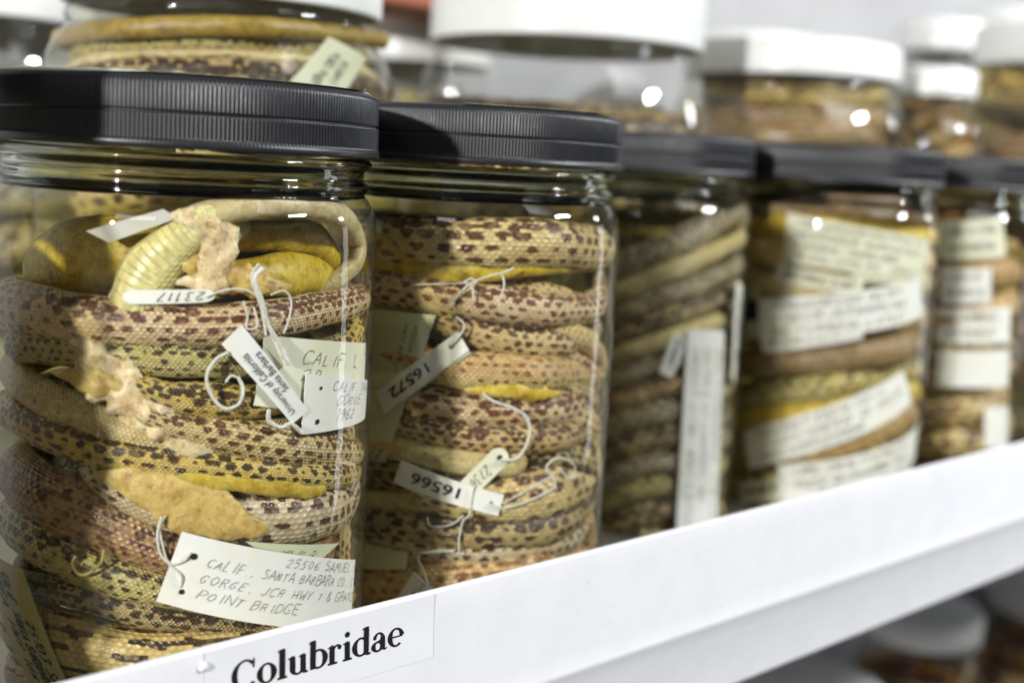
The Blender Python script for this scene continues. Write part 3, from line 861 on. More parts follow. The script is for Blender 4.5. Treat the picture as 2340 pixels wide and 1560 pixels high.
for pts, sk, lab, dors in [
    ([(1640, 480, 60), (1750, 470, 64), (1900, 462, 66), (2040, 470, 62), (2140, 496, 54)], 'brown', 'plain tan snake at the top of the fourth jar above its labels', 0.8),
    ([(1640, 520, 44), (1750, 514, 46), (1900, 520, 44), (2140, 545, 40)], 'gold', 'thin yellow snake left of the top label of the fourth jar', 0.8),
    ([(1640, 570, 60), (1750, 572, 64), (1900, 585, 64), (2140, 600, 54)], 'orange', 'orange snake left of the cream label of the fourth jar', 0.8),
    ([(1640, 650, 64), (1750, 650, 66), (1900, 655, 66), (2140, 650, 54)], 'cream', 'yellowish snake behind the short strip label of the fourth jar', 0.8),
    ([(1640, 730, 74), (1750, 735, 76), (1900, 740, 76), (2140, 730, 60)], 'tan', 'tan snake behind the two long labels of the fourth jar', 0.8),
    ([(1640, 830, 58), (1750, 826, 62), (1900, 815, 64), (2040, 800, 62), (2140, 786, 54)], 'brown', 'pinkish brown snake in the middle gap of the fourth jar', 0.8),
    ([(1640, 905, 60), (1750, 900, 62), (1900, 882, 62), (2140, 850, 54)], 'olive', 'olive snake above the long slanting label of the fourth jar', 0.8),
    ([(1640, 960, 58), (1750, 955, 62), (1900, 940, 62), (2140, 905, 54)], 'gold', 'golden snake behind the long slanting label of the fourth jar', 0.8),
    ([(1640, 1030, 70), (1750, 1025, 76), (1900, 1010, 76), (2140, 960, 60)], 'fine', 'speckled snake between the two lowest labels of the fourth jar', 0.8),
    ([(1640, 1100, 70), (1750, 1095, 76), (1900, 1080, 76), (2130, 1020, 60)], 'yellow', 'yellow blotched snake at the bottom of the fourth jar', 0.8),
    ([(1640, 1165, 70), (1750, 1160, 70), (1900, 1140, 70), (2120, 1080, 60)], 'tan', 'lowest snake of the fourth jar at the shelf lip', 0.8)]:
    snake(4, pts, sk, lab, dors, 0.002, step=0.002, seg=16)
coil(4, CEN[4], 0.03, -0.165, -0.04, 0.013, 3.6, 'brown', 'brown inner coil of the fourth jar', 0.0)
for k, (R, z0, z1, r, t, sk, lab) in enumerate([
    (0.048, -0.190, -0.100, 0.0125, 4.2, 'tan', 'tan coil in the lower half of the fifth jar'),
    (0.049, -0.098, -0.034, 0.011, 2.8, 'fine', 'speckled coil in the upper half of the fifth jar'),
    (0.026, -0.160, -0.040, 0.013, 3.6, 'dark', 'dark inner coil of the fifth jar')]):
    coil(5, CEN[5], R, z0, z1, r, t, sk, lab, k * 1.3)
for k, (R, z0, z1, r, t, sk, lab) in enumerate([
    (0.048, -0.160, -0.034, 0.013, 4.6, 'tan', 'tan coil in the sixth jar at the right edge'),
    (0.024, -0.160, -0.040, 0.013, 3.6, 'dark', 'dark inner coil of the sixth jar')]):
    coil(6, CEN[6], R, z0, z1, r, t, sk, lab, k * 1.3)
for k, (R, z0, z1, r, t, sk, lab) in enumerate([
    (0.049, -0.175, 0.0, 0.0138, 6.6, 'tan', 'tan coil in the jar left of the frame'),
    (0.024, -0.160, -0.040, 0.014, 3.8, 'dark', 'dark inner coil in the jar left of the frame')]):
    coil(0, CEN[0], R, z0, z1, r, t, sk, lab, k * 1.3)

# ------------------------------------------------------------------ tags of the nearest jar
G1, G2, G3, G4, G5 = 'paper tags in the nearest jar', 'paper tags in the second jar', 'paper labels in the third jar', 'paper labels in the fourth jar', 'paper labels in the fifth jar'

f = paper_map(1, [(280, 662), (492, 660), (492, 690), (280, 695)])
t = card('paper_tag', f, 'paper', 'narrow white tag with rounded ends lying flat, number upside down, near the top coil', 'tag', G1, (0.14, 0.14), nv=4)
letter(t, f, [('23117', 0.10, 0.80, 0.62, 0.62)], 'pen', 0.30, flip=True, jitter=0.12)
string(t, 1, [(470, 676), (520, 662), (565, 664), (598, 690), (612, 725), (606, 760)])

f = paper_map(1, [(605, 765), (843, 783), (834, 945), (580, 926)], rho=R_IN - 0.0012)
t = card('paper_tag', f, 'cream_paper', 'cream handwritten tag behind the others at the right of the nearest jar', 'tag', G1)
letter(t, f, [('CALIF. L', 0.22, 0.34, 0.72, 0.17), ('2', 0.85, 0.16, 0.95, 0.16), ('29', 0.22, 0.58, 0.36, 0.17)], 'pen', 0.17)
punched(t, f, 0.12, 0.26)
f = paper_map(1, [(700, 853), (842, 868), (834, 955), (688, 993)], rho=R_IN - 0.0002)
t = card('paper_tag', f, 'paper', 'white handwritten tag in front, bent along the right wall of the nearest jar', 'tag', G1)
letter(t, f, [('CALIF. SANTA', 0.26, 0.26, 1.0, 0.18), ('GORGE', 0.32, 0.53, 0.72, 0.18), ('1962', 0.32, 0.82, 0.62, 0.2)], 'pen', 0.17)
punched(t, f, 0.14, 0.22, 0.0006); punched(t, f, 0.14, 0.8, 0.0009)
f = paper_map(1, [(553, 742), (704, 938), (668, 968), (506, 786)], rho=R_IN + 0.0002)
t = card('paper_tag', f, 'paper', 'narrow slanting white tag with upside-down print, University of California', 'tag', G1, nv=5)
printed(t, f, [('University of California', 0.08, 0.47, 0.80, 0.32), ('Santa Barbara', 0.30, 0.88, 0.74, 0.32)], flip=True)
# string bundle between the tags
string(t, 1, [(600, 610), (580, 640), (600, 690), (612, 740), (640, 790), (660, 830)], r=0.0011)
string(t, 1, [(592, 600), (576, 628), (586, 672), (598, 720), (606, 765)], r=0.0005)
string(t, 1, [(555, 690), (566, 720), (566, 752), (588, 742), (582, 700)])
string(t, 1, [(618, 672), (650, 664), (668, 690), (662, 730), (648, 760)])
string(t, 1, [(520, 806), (490, 820), (470, 862), (482, 905), (512, 930), (545, 922), (553, 888), (545, 862)], r=0.0007)
string(t, 1, [(545, 862), (530, 856), (514, 872)], r=0.0005)
string(t, 1, [(612, 936), (616, 962), (640, 976), (664, 970), (690, 988)], r=0.0009)

f = paper_map(1, [(416, 1214), (812, 1278), (800, 1434), (357, 1373)])
t = card('paper_tag', f, 'paper', 'large white handwritten tag low on the nearest jar, two holes, Point Bridge', 'tag', G1, nu=34)
letter(t, f, [('25506 SAMUEL S', 0.46, 0.18, 1.0, 0.125), ('CALIF., SANTA BARBARA CO., C', 0.13, 0.38, 0.98, 0.13), ('GORGE, JCR HWY 1 & GRAND', 0.12, 0.60, 1.0, 0.125),
              ('POINT BRIDGE', 0.13, 0.82, 0.58, 0.125), ('1960', 0.83, 0.93, 1.0, 0.14)], 'pen', 0.17)
punched(t, f, 0.075, 0.28, 0.0011); punched(t, f, 0.075, 0.78, 0.0009)
string(t, 1, [(437, 1264), (420, 1277), (392, 1288), (366, 1262), (360, 1222), (372, 1182)], r=0.0006)
string(t, 1, [(412, 1342), (412, 1318), (400, 1296), (385, 1286), (372, 1250), (368, 1210), (378, 1180)], r=0.0004)
f = paper_map(1, [(560, 1236), (775, 1240), (730, 1280), (600, 1262)], rho=R_IN - 0.002)
t = card('paper_tag', f, 'green_paper', 'small greenish paper corner behind the top edge of the large lower tag', 'tag', G1)
letter(t, f, [('WO 12 76', 0.3, 0.9, 0.8, 0.4)], 'pen', 0.3)
f = paper_map(1, [(-70, 1250), (52, 1300), (165, 1585), (60, 1545)], rho=R_IN - 0.0004)
t = card('paper_tag', f, 'olive_paper', 'yellowed shaded tag with dark print at the bottom left corner of the nearest jar', 'tag', G1)
fr = lambda u, v, off=0.0, f=f: f(1 - v, u, off)
letter(t, fr, [('25103 SA', 0.44, 0.30, 0.96, 0.15), ('CALIF: SANTA BARBARA', 0.1, 0.52, 0.99, 0.15), ('AREA. HWY 166', 0.1, 0.74, 0.99, 0.15)], 'ink', 0.55)
f = paper_map(1, [(196, 528), (372, 478), (404, 500), (240, 556)], rho=R_IN - 0.0012, lift=(0, 0.001, 0.003, 0.003))
t = card('paper_tag', f, 'paper', 'folded white paper floating at the top left of the nearest jar', 'tag', G1)
yarn = string(None, 1, [(236, 1258), (230, 1285), (206, 1306), (178, 1308), (165, 1290), (172, 1270)], 'ystring', 0.0006)
yarn.name = 'loose_thread'; tag(yarn, 'yellowed loose thread loop on the left of the nearest jar', 'thread')

# ------------------------------------------------------------------ tags of the second jar
f = paper_map(2, [(840, 703), (996, 720), (880, 1056), (820, 1044)], rho=R_IN - 0.0016)
t = card('paper_tag', f, 'green_paper', 'long shaded greenish tag hanging behind the number 16572 in the second jar', 'tag', G2)
fr = lambda u, v, off=0.0, f=f: f(1 - v, u, off)
letter(t, fr, [('MUSEUM OF ZOOLOGY', 0.08, 0.24, 0.55, 0.07), ('SANTA BARBARA', 0.06, 0.38, 0.4, 0.06)], 'pen', 0.3)
letter(t, f, [('22', 0.30, 0.98, 0.85, 0.08)], 'pen', 0.3, flip=False)
f = paper_map(2, [(1046, 757), (1071, 800), (888, 945), (852, 905)], rho=R_IN - 0.0002)
f = paper_map(2, [(858, 896), (1046, 757), (1072, 800), (880, 946)], rho=R_IN - 0.0008)
fb = paper_map(2, [(846, 908), (1040, 766), (1076, 806), (874, 952)], rho=R_IN - 0.0016)
t = card('paper_tag', fb, 'green_paper', 'second slanting strip showing as an edge under the tag numbered 16572', 'tag', G2, nv=4)
t = card('paper_tag', f, 'paper', 'slanting white tag printed 16572 upside down, left side of the second jar', 'tag', G2, nv=4)
printed(t, f, [('16572', 0.40, 0.72, 0.86, 0.44)], flip=True, bold=0.02)
punched(t, f, 0.88, 0.36, 0.0010)
string(t, 2, [(1028, 792), (1048, 768), (1062, 745), (1050, 728), (1040, 722)], r=0.0005)
f = paper_map(2, [(1060, 1108), (1142, 1016), (1170, 1048), (1104, 1122)], rho=R_IN - 0.0006)
f = paper_map(2, [(1048, 1104), (1140, 1012), (1172, 1046), (1084, 1132)], rho=R_IN - 0.0010)
t = card('paper_tag', f, 'cream_paper', 'small cream tag with a rounded end and faint number, crossing behind the tag 16566', 'tag', G2, (0, 0.2), nv=5)
letter(t, f, [('2736', 0.42, 0.75, 0.88, 0.5)], 'pen', 0.22, flip=True)
punched(t, f, 0.83, 0.5, 0.0011)
string(t, 2, [(1142, 1050), (1180, 1046), (1200, 1020), (1210, 985), (1200, 950), (1165, 928), (1125, 914), (1105, 900)], r=0.00075)
f = paper_map(2, [(917, 1052), (1152, 1130), (1138, 1178), (898, 1102)])
t = card('paper_tag', f, 'paper', 'white tag printed 16566 upside down, low in the second jar', 'tag', G2, nv=4)
printed(t, f, [('16566', 0.40, 0.74, 0.86, 0.48)], flip=True, bold=0.02)
punched(t, f, 0.90, 0.5, 0.0007)
string(t, 2, [(1120, 1150), (1150, 1158), (1200, 1146), (1248, 1124), (1268, 1112), (1262, 1090), (1250, 1066), (1275, 1046), (1306, 1056), (1314, 1082), (1298, 1092), (1278, 1070)], r=0.0005)
string(t, 2, [(1150, 1150), (1190, 1126), (1230, 1106), (1258, 1088)], r=0.0004)
string(t, 2, [(1082, 1110), (1078, 1140), (1070, 1176), (1056, 1190), (1050, 1230), (1048, 1262)], r=0.0004)
string(t, 2, [(975, 1180), (985, 1198), (1015, 1200), (1045, 1192), (1058, 1178)], r=0.0004)
f = paper_map(2, [(945, 1306), (994, 1350), (960, 1430), (886, 1400)], rho=R_IN - 0.0004)
t = card('paper_tag', f, 'paper', 'white tag corner with a hole just above the shelf lip, second jar', 'tag', G2)
punched(t, f, 0.4, 0.36, 0.0009)
string(t, 2, [(952, 1346), (972, 1330), (962, 1296), (958, 1268), (990, 1258), (1040, 1258)], r=0.0007)
f = paper_map(2, [(800, 1228), (934, 1262), (926, 1300), (800, 1296)], rho=R_IN - 0.0016)
t = card('paper_tag', f, 'green_paper', 'dim pale paper at the lower left of the second jar', 'tag', G2)
st = string(None, 2, [(935, 652), (985, 648), (1050, 645), (1072, 642)], r=0.0004)
st.name = 'loose_thread'; tag(st, 'white knotted threads across the upper part of the second jar', 'thread')
for p in ([(1030, 700), (1048, 672), (1076, 648), (1110, 634), (1150, 620), (1174, 612)], [(1076, 644), (1082, 668), (1080, 690)], [(1146, 626), (1150, 654), (1142, 682)], [(1060, 640), (1074, 652), (1088, 646), (1076, 636), (1062, 644)]):
    string(st, 2, p, r=0.0005)

# ------------------------------------------------------------------ labels of the blurred jars
def sheet(j, quad, m, label, grp, lines=3, rho=None, vertical=False, hw=0.3, rnd_u=(0, 0)):
    f = paper_map(j, quad, rho=rho)
    t = card('paper_tag', f, m, label, 'tag', grp, rnd_u)
    g = (lambda u, v, off=0.0: f(1 - v, u, off)) if vertical else f
    L = []
    for q in range(lines):
        n = rnd.randint(14, 22)
        s = ''.join(rnd.choice('AEIOSTNRLCMD  ') for _ in range(n))
        L.append((s, 0.08, (q + 0.85) / (lines + 0.3), rnd.uniform(0.7, 0.95), 0.5 / (lines + 0.3)))
    letter(t, g, L, 'ink' if j == 4 else 'pen', hw * (1.4 if j == 4 else 0.7), name='faint_lettering')
    return t

t = sheet(3, [(1572, 752), (1655, 755), (1636, 1230), (1544, 1230)], 'paper', 'long vertical white label covered in small writing, third jar', G3, 3, vertical=True)
string(t, 3, [(1606, 756), (1604, 700), (1596, 650)], r=0.0005)
sheet(3, [(1540, 760), (1572, 770), (1536, 864), (1506, 850)], 'paper', 'short white tag with a rounded end left of the long vertical label', G3, 1, R_IN - 0.001, vertical=True)
sheet(3, [(1684, 640), (1698, 660), (1690, 880), (1672, 860)], 'paper', 'thin white label edge at the right wall of the third jar', G3, 1, R_IN - 0.001, vertical=True)
sheet(4, [(1800, 486), (2124, 548), (2110, 640), (1788, 598)], 'cream_paper', 'cream typed label, topmost in the fourth jar', G4, 4)
sheet(4, [(1900, 585), (2112, 612), (2108, 655), (1960, 640)], 'cream_paper', 'cream label corner under the topmost label of the fourth jar', G4, 1, R_IN - 0.0012)
sheet(4, [(1780, 602), (1978, 640), (1962, 674), (1770, 640)], 'cream_paper', 'short narrow cream strip under the topmost label of the fourth jar', G4, 1, R_IN - 0.0004)
sheet(4, [(1736, 684), (2106, 634), (2108, 722), (1738, 780)], 'paper', 'long white typed label tilted up to the right, upper middle of the fourth jar', G4, 3)
sheet(4, [(1736, 770), (1972, 738), (1972, 772), (1746, 806)], 'paper', 'white label showing below the long upper one in the fourth jar', G4, 1, R_IN - 0.0008)
sheet(4, [(1690, 660), (1738, 650), (1740, 770), (1692, 775)], 'green_paper', 'dim label edge at the left wall of the fourth jar', G4, 1, R_IN - 0.001)
sheet(4, [(1700, 986), (2064, 846), (2084, 918), (1712, 1072)], 'paper', 'long slanting white label in the lower half of the fourth jar', G4, 3)
sheet(4, [(1776, 1062), (2124, 962), (2112, 1040), (1790, 1160)], 'paper', 'lowest curved white label of the fourth jar', G4, 3, R_IN - 0.0006)
sheet(4, [(1690, 1106), (1800, 1080), (1810, 1180), (1690, 1180)], 'cream_paper', 'cream label corner just above the shelf lip, fourth jar', G4, 2, R_IN - 0.0012)
sheet(5, [(2150, 506), (2290, 498), (2300, 586), (2150, 594)], 'cream_paper', 'cream label, topmost in the fifth jar', G5, 2)
sheet(5, [(2150, 612), (2266, 612), (2264, 692), (2150, 692)], 'paper', 'second white label from the top in the fifth jar', G5, 2)
sheet(5, [(2140, 704), (2310, 702), (2308, 782), (2140, 782)], 'paper', 'wide white label in the middle of the fifth jar', G5, 2)
sheet(5, [(2140, 800), (2308, 798), (2304, 882), (2140, 882)], 'paper', 'blank white label fourth from the top in the fifth jar', G5, 0)
sheet(5, [(2250, 930), (2304, 926), (2302, 1022), (2250, 1022)], 'paper', 'small white label at the lower right of the fifth jar', G5, 0)

# ------------------------------------------------------------------ back rows: bigger jars with white lids
NB = Vector((-0.687, 0.727))      # away from the camera across the shelf
TB = Vector((0.727, 0.687))       # along the shelf


def big_jar(px, Y, R_l, z_lid0, z_lid1, R_b, label, fill, lid_mat='white', sh=0.06, group='white-lidded jars in the back row', neck=0.012, c=None):
    """px = picture column of its axis, Y = distance; lid radius, lid heights, body radius"""
    d = ray(px, 450)
    c = c or (d.x / d.y * Y, Y)
    root = bpy.data.objects.new('specimen_jar', None)
    COL.objects.link(root)
    root.empty_display_size = 0.02
    root.location = (c[0], c[1], 0)
    tag(root, label, 'jar', group)
    rn = R_l - 0.005
    prof = [(rn, z_lid0 + 0.006), (rn, z_lid0 - 0.002), (rn + 0.003, z_lid0 - 0.004), (rn + 0.003, z_lid0 - 0.008), (rn, z_lid0 - 0.011), (rn + 0.001, z_lid0 - neck)]
    for i in range(1, 11):
        q = i / 10
        prof.append((rn + (R_b - rn) * math.sin(q * PI / 2) ** 1.15, z_lid0 - neck - sh * (1 - math.cos(q * PI / 2)) ** 0.9))
    zb = Z_FLOOR
    prof += [(R_b, zb + 0.03), (R_b - 0.004, zb + 0.010), (R_b - 0.02, zb + 0.001), (0, zb + 0.002)]
    lathe('glass_body', prof, 'glass', root, 96)
    # liquid up to a level below the lid
    zl = z_lid0 - fill
    lp = [(0.0, zl)]
    pr = [(r - 0.0016, z) for r, z in prof if z < zl - 0.001]
    r_at = next((r for r, z in prof if z <= zl), R_b)
    lp += [(r_at - 0.004, zl)] + pr[:-1] + [(0, zb + 0.004)]
    lathe('liquid', lp, 'liquid_big', root, 64)
    if lid_mat:
        lp = [(R_l - 0.004, z_lid0), (R_l, z_lid0), (R_l, z_lid0 + 0.002), (R_l, z_lid1 - 0.004), (R_l - 0.0012, z_lid1 - 0.0012), (R_l - 0.004, z_lid1), (0, z_lid1)]
        lathe('lid', lp, lid_mat, root, 180, mod=lambda i, a: (0.0004 if a % 2 else 0.0) if i in (2, 3) else 0.0)
    return root, c


def zy(px, py, Y):
    """height at which a picture point lies at distance Y"""
    d = ray(px, py)
    return d.z / d.y * Y


JAR[0], _ = big_jar(0, 0.33, 0.065, 0.022, 0.046, 0.0655, 'taller black-lidded snake jar at the near end, just outside the left edge', 0.02, 'black', sh=0.02,
                    group='black-lidded specimen jars along the shelf front', c=CEN[0])
GB = 'snakes in the back row jars'
Y = 0.655
jA, cA = big_jar(505, Y, 0.080, zy(505, 30, Y), zy(505, -90, Y), 0.093, 'big jar of yellow liquid behind the nearest jar, lid above the frame', 0.004, 'white', sh=0.045)
CEN[10] = cA
BJ = 'the big jar behind the nearest one'
for pts, sk, lab, dors, dp in [
    ([(110, 84, 36), (250, 68, 40), (450, 60, 42), (650, 66, 40), (860, 90, 36)], 'amber', 'golden strip just under the neck of ' + BJ, 0.8, 0.006),
    ([(100, 122, 46), (230, 102, 52), (420, 94, 54), (600, 100, 52), (780, 116, 46), (880, 138, 40)], 'olive', 'olive coil second from the top of ' + BJ, 0.8, 0.014),
    ([(95, 168, 40), (230, 146, 46), (420, 138, 48), (600, 142, 46), (780, 158, 40), (885, 184, 36)], 'hide', 'beige coil third from the top of ' + BJ, 0.8, 0.010),
    ([(90, 206, 64), (230, 180, 70), (420, 170, 74), (600, 174, 74), (780, 192, 64), (890, 220, 54)], 'dark', 'black and cream blotched coil in ' + BJ, 0.2, 0.002),
    ([(90, 270, 80), (300, 234, 80), (560, 224, 84), (780, 244, 80), (890, 280, 70)], 'dense', 'chequered coil right above the nearest black lid, in a bigger jar', 0.5, 0.001)]:
    snake(10, pts, sk, lab, dors, dp, outer=0.0890, ztop=zy(505, 40, Y), step=0.002, seg=18)
for k, (R, z0, z1, r, t, sk, lab) in enumerate([
    (0.062, -0.14, zy(505, 335, Y), 0.016, 3.0, 'tan', 'tan coil low in the big jar behind the nearest one'),
    (0.034, zy(505, 260, Y), zy(505, 96, Y), 0.013, 2.6, 'gold', 'golden coil in the middle of the big jar behind the nearest one')]):
    coil(9, cA, R, z0, z1, r, t, sk, lab, 0.6 + k * 1.7, GB)
f = paper_map(1, [(752, 84), (838, 132), (780, 225), (660, 190)], rho=0.0912, c=cA)
t = card('paper_tag', f, 'green_paper', 'tilted grey handwritten label in the big jar above the nearest lid', 'tag', 'paper labels in the back row')
letter(t, lambda u, v, off=0.0, f=f: f(v, 1 - u, off), [('GORGE CREEK', 0.1, 0.45, 0.8, 0.16), ('SANTA', 0.2, 0.72, 0.7, 0.16)], 'pen', 0.25)

Y = 0.92
jB, cB = big_jar(1274, Y, 0.0980, zy(1292, 112, Y), zy(1292, -22, Y), 0.115, 'big clear jar with a wide white lid behind the second jar', 0.074, 'white', sh=0.086)
for k, (R, z0, z1, r, t, sk, lab) in enumerate([
    (0.088, zy(1292, 330, Y), zy(1292, 262, Y), 0.013, 1.8, 'dark', 'dark upper coil in the big white-lidded jar behind the second jar'),
    (0.080, -0.14, zy(1292, 360, Y), 0.018, 3.0, 'dark', 'dark coil low in the big white-lidded jar behind the second jar')]):
    coil(9, cB, R, z0, z1, r, t, sk, lab, 0.6 + k * 1.7, GB)

Y = 1.05
jC, cC = big_jar(1784, Y, 0.0872, zy(1828, 188, Y), zy(1828, 108, Y), 0.100, 'white-lidded jar of yellow brown snakes behind the fourth jar', 0.008, 'white', sh=0.05)
for k, (R, z0, z1, r, t, sk, lab) in enumerate([
    (0.070, zy(1828, 236, Y), zy(1828, 214, Y), 0.0095, 1.3, 'yellow', 'yellow coil at the top of the white-lidded jar behind the fourth jar'),
    (0.068, zy(1828, 330, Y), zy(1828, 262, Y), 0.014, 1.8, 'brown', 'pale brown coil in the white-lidded jar behind the fourth jar'),
    (0.066, -0.14, zy(1828, 350, Y), 0.018, 3.0, 'tan', 'tan coil low in the white-lidded jar behind the fourth jar')]):
    coil(9, cC, R, z0, z1, r, t, sk, lab, 0.6 + k * 1.7, GB)

Y = 1.24
jE, cE = big_jar(2400, Y, 0.085, zy(2440, 160, Y), zy(2440, 66, Y), 0.094, 'white-lidded amber jar cut off by the right edge', 0.006, 'white', sh=0.05)
for k, (R, z0, z1, r, t, sk, lab) in enumerate([
    (0.074, zy(2440, 250, Y), zy(2440, 192, Y), 0.014, 1.7, 'yellow', 'orange yellow coil in the jar cut off by the right edge'),
    (0.070, -0.14, zy(2440, 270, Y), 0.019, 4.0, 'brown', 'brown coil low in the jar cut off by the right edge')]):
    coil(9, cE, R, z0, z1, r, t, sk, lab, 0.6 + k * 1.7, GB)

G3R = 'white-lidded jars in the third row'
Y = 1.10
jD, cD = big_jar(2106, Y, 0.0365, zy(2154, 226, Y), zy(2154, 160, Y), 0.046, 'small white-lidded bottle of dark amber liquid between two bigger jars', 0.004, 'white', sh=0.03, group=G3R)
for o in jD.children:
    if o.name.startswith('liquid'): o.data.materials[0] = M['liquid_dark']
coil(9, cD, 0.026, zy(2154, 390, Y), zy(2154, 250, Y), 0.011, 3.0, 'dark', 'dark coil in the small amber bottle', 0.3, GB)
Y = 1.15
jF, cF = big_jar(925, Y, 0.072, zy(925, 150, Y), zy(925, 42, Y), 0.077, 'white-lidded jar squeezed between the two big jars at the upper middle', 0.03, 'white', sh=0.03, group=G3R)
coil(9, cF, 0.046, -0.14, zy(925, 200, Y), 0.014, 5.0, 'olive', 'olive coil in the jar squeezed between the two big jars', 0.3, GB)
Y = 0.90
jG, cG = big_jar(-40, Y, 0.075, zy(-40, 52, Y), zy(-40, -60, Y), 0.080, 'clear jar with a white lid at the upper left corner', 0.06, 'white', sh=0.035, group=G3R)
coil(9, cG, 0.056, -0.14, zy(-40, 200, Y), 0.015, 5.0, 'grey', 'grey coil in the clear jar at the upper left corner', 0.3, GB)
for (px, Y, y0, y1, R, lab) in [(2120, 1.55, 120, 50, 0.052, 'far blurred white lid above the small amber bottle'), (2290, 1.75, 96, 30, 0.085, 'far blurred white lid at the upper right'),
                                (1700, 1.30, 150, 85, 0.07, 'far blurred white lid left of the fourth jar lid')]:
    j, c = big_jar(px, Y, R, zy(px, y0, Y), zy(px, y1, Y), R + 0.01, lab, 0.04, 'white', group=G3R)
    coil(9, c, R - 0.02, -0.14, zy(px, y0, Y) - 0.05, 0.016, 5.0, 'brown', 'brown coil under the ' + lab, 0.3, GB)

# ------------------------------------------------------------------ shelf
LX0, LY0, LANG = -0.038005, 0.4, 0.757139
LT = Vector((math.cos(LANG), math.sin(LANG), 0))
LN = Vector((math.sin(LANG), -math.cos(LANG), 0))     # towards the camera
Z_LIP, Z_CR, Z_BOT = -0.1480, -0.1945, -0.2327
L0 = Vector((LX0, LY0, 0))


def lp(t, z, out=0.0):
    p = L0 + LT * t + LN * out
    return Vector((p.x, p.y, z))


def extrude_prof(name, prof, m, t0, t1, nt=1, parent=None, smooth=True):
    """closed cross section [(out, z)] drawn along the shelf"""
    V, Fc = [], []
    n = len(prof)
    for i in range(nt + 1):
        t = t0 + (t1 - t0) * i / nt
        for o_, z in prof: V.append(lp(t, z, o_))
    for i in range(nt):
        for k in range(n):
            b = (k + 1) % n
            Fc.append((i * n + k, i * n + b, (i + 1) * n + b, (i + 1) * n + k))
    Fc.append(tuple(range(n - 1, -1, -1))); Fc.append(tuple(range(nt * n, nt * n + n)))
    return new_obj(name, V, Fc, m, parent, smooth)


def arc(cx, cz, r, a0, a1, n=6):
    return [(cx + r * math.cos(a0 + (a1 - a0) * i / n), cz + r * math.sin(a0 + (a1 - a0) * i / n)) for i in range(n + 1)]


# steel shelf board: thin raised lip, a folded ridge, a lower face leaning back
prof = [(-0.60, Z_FLOOR - 0.0006), (-0.0045, Z_FLOOR - 0.0006), (-0.0030, Z_LIP - 0.0012)] + arc(-0.0012, Z_LIP - 0.0014, 0.0014, PI * 0.9, 0.05, 8)
prof += [(0.0004, Z_LIP - 0.010), (0.0020, Z_CR + 0.008)] + arc(-0.0018, Z_CR, 0.0045, 0.35, -0.45, 6) + [(0.0008, Z_CR - 0.008), (-0.0035, Z_BOT + 0.003)] + arc(-0.0055, Z_BOT + 0.002, 0.002, 0.0, -PI / 2, 5)
prof += [(-0.05, Z_BOT), (-0.05, Z_BOT + 0.0012), (-0.0075, Z_BOT + 0.0012), (-0.006, Z_FLOOR - 0.004), (-0.60, Z_FLOOR - 0.004)]
shelf = extrude_prof('shelf_board', prof, 'paint', -1.2, 2.6, 8)
tag(shelf, 'white painted steel shelf with a raised lip carrying the snake jars', 'shelf')


def face(t, z):
    """point on the outer face of the lip (upper facet)"""
    k = (Z_LIP - 0.010 - z) / ((Z_LIP - 0.010) - (Z_CR + 0.008))
    k = max(-0.5, min(1.0, k))
    return lp(t, z, 0.0004 + 0.0016 * max(0, k))


def pix_on_face(x, y):
    d = ray(x, y)
    # plane of the lip: (p - L0) . LN = 0.001
    t = (L0.dot(LN) + 0.001) / d.dot(LN)
    p = d * t
    return (p - L0).dot(LT), p.z


# printed label: serif letters built from strokes
GL = []


def q_rect(x0, y0, x1, y1): return [[(x0, y0), (x1, y0), (x1, y1), (x0, y1)]]


def q_ell(cx, cy, rx, ry, a0, a1, thick, thin, n=22):
    """elliptical stroke, thick on its sides and thin at top and bottom"""
    out = []
    for i in range(n):
        Q = []
        for a, s in ((i, 1), (i + 1, 1), (i + 1, -1), (i, -1)):
            t = a0 + (a1 - a0) * a / n
            w = thin + (thick - thin) * abs(math.cos(t)) ** 1.3
            k = w / 2 * s
            Q.append((cx + (rx + k) * math.cos(t), cy + (ry + (thin / 2) * s) * math.sin(t)))
        out.append(Q)
    return out


def q_disc(cx, cy, r, n=14): return [[(cx + r * math.cos(2 * PI * i / n), cy + r * math.sin(2 * PI * i / n)) for i in range(n)]]


ST, TH, SE = 0.33, 0.12, 0.12
D2 = math.pi / 180


def stem(x, y0, y1): return q_rect(x - ST / 2, y0, x + ST / 2, y1)
def serif(x0, x1, y): return q_rect(x0, y - SE / 2, x1, y + SE / 2)
def flag(x, y): return [[(x - 0.26, y - 0.16), (x - ST / 2, y - 0.14), (x + ST / 2 - 0.02, y), (x - 0.05, y + 0.0), (x - 0.26, y - 0.09)]]


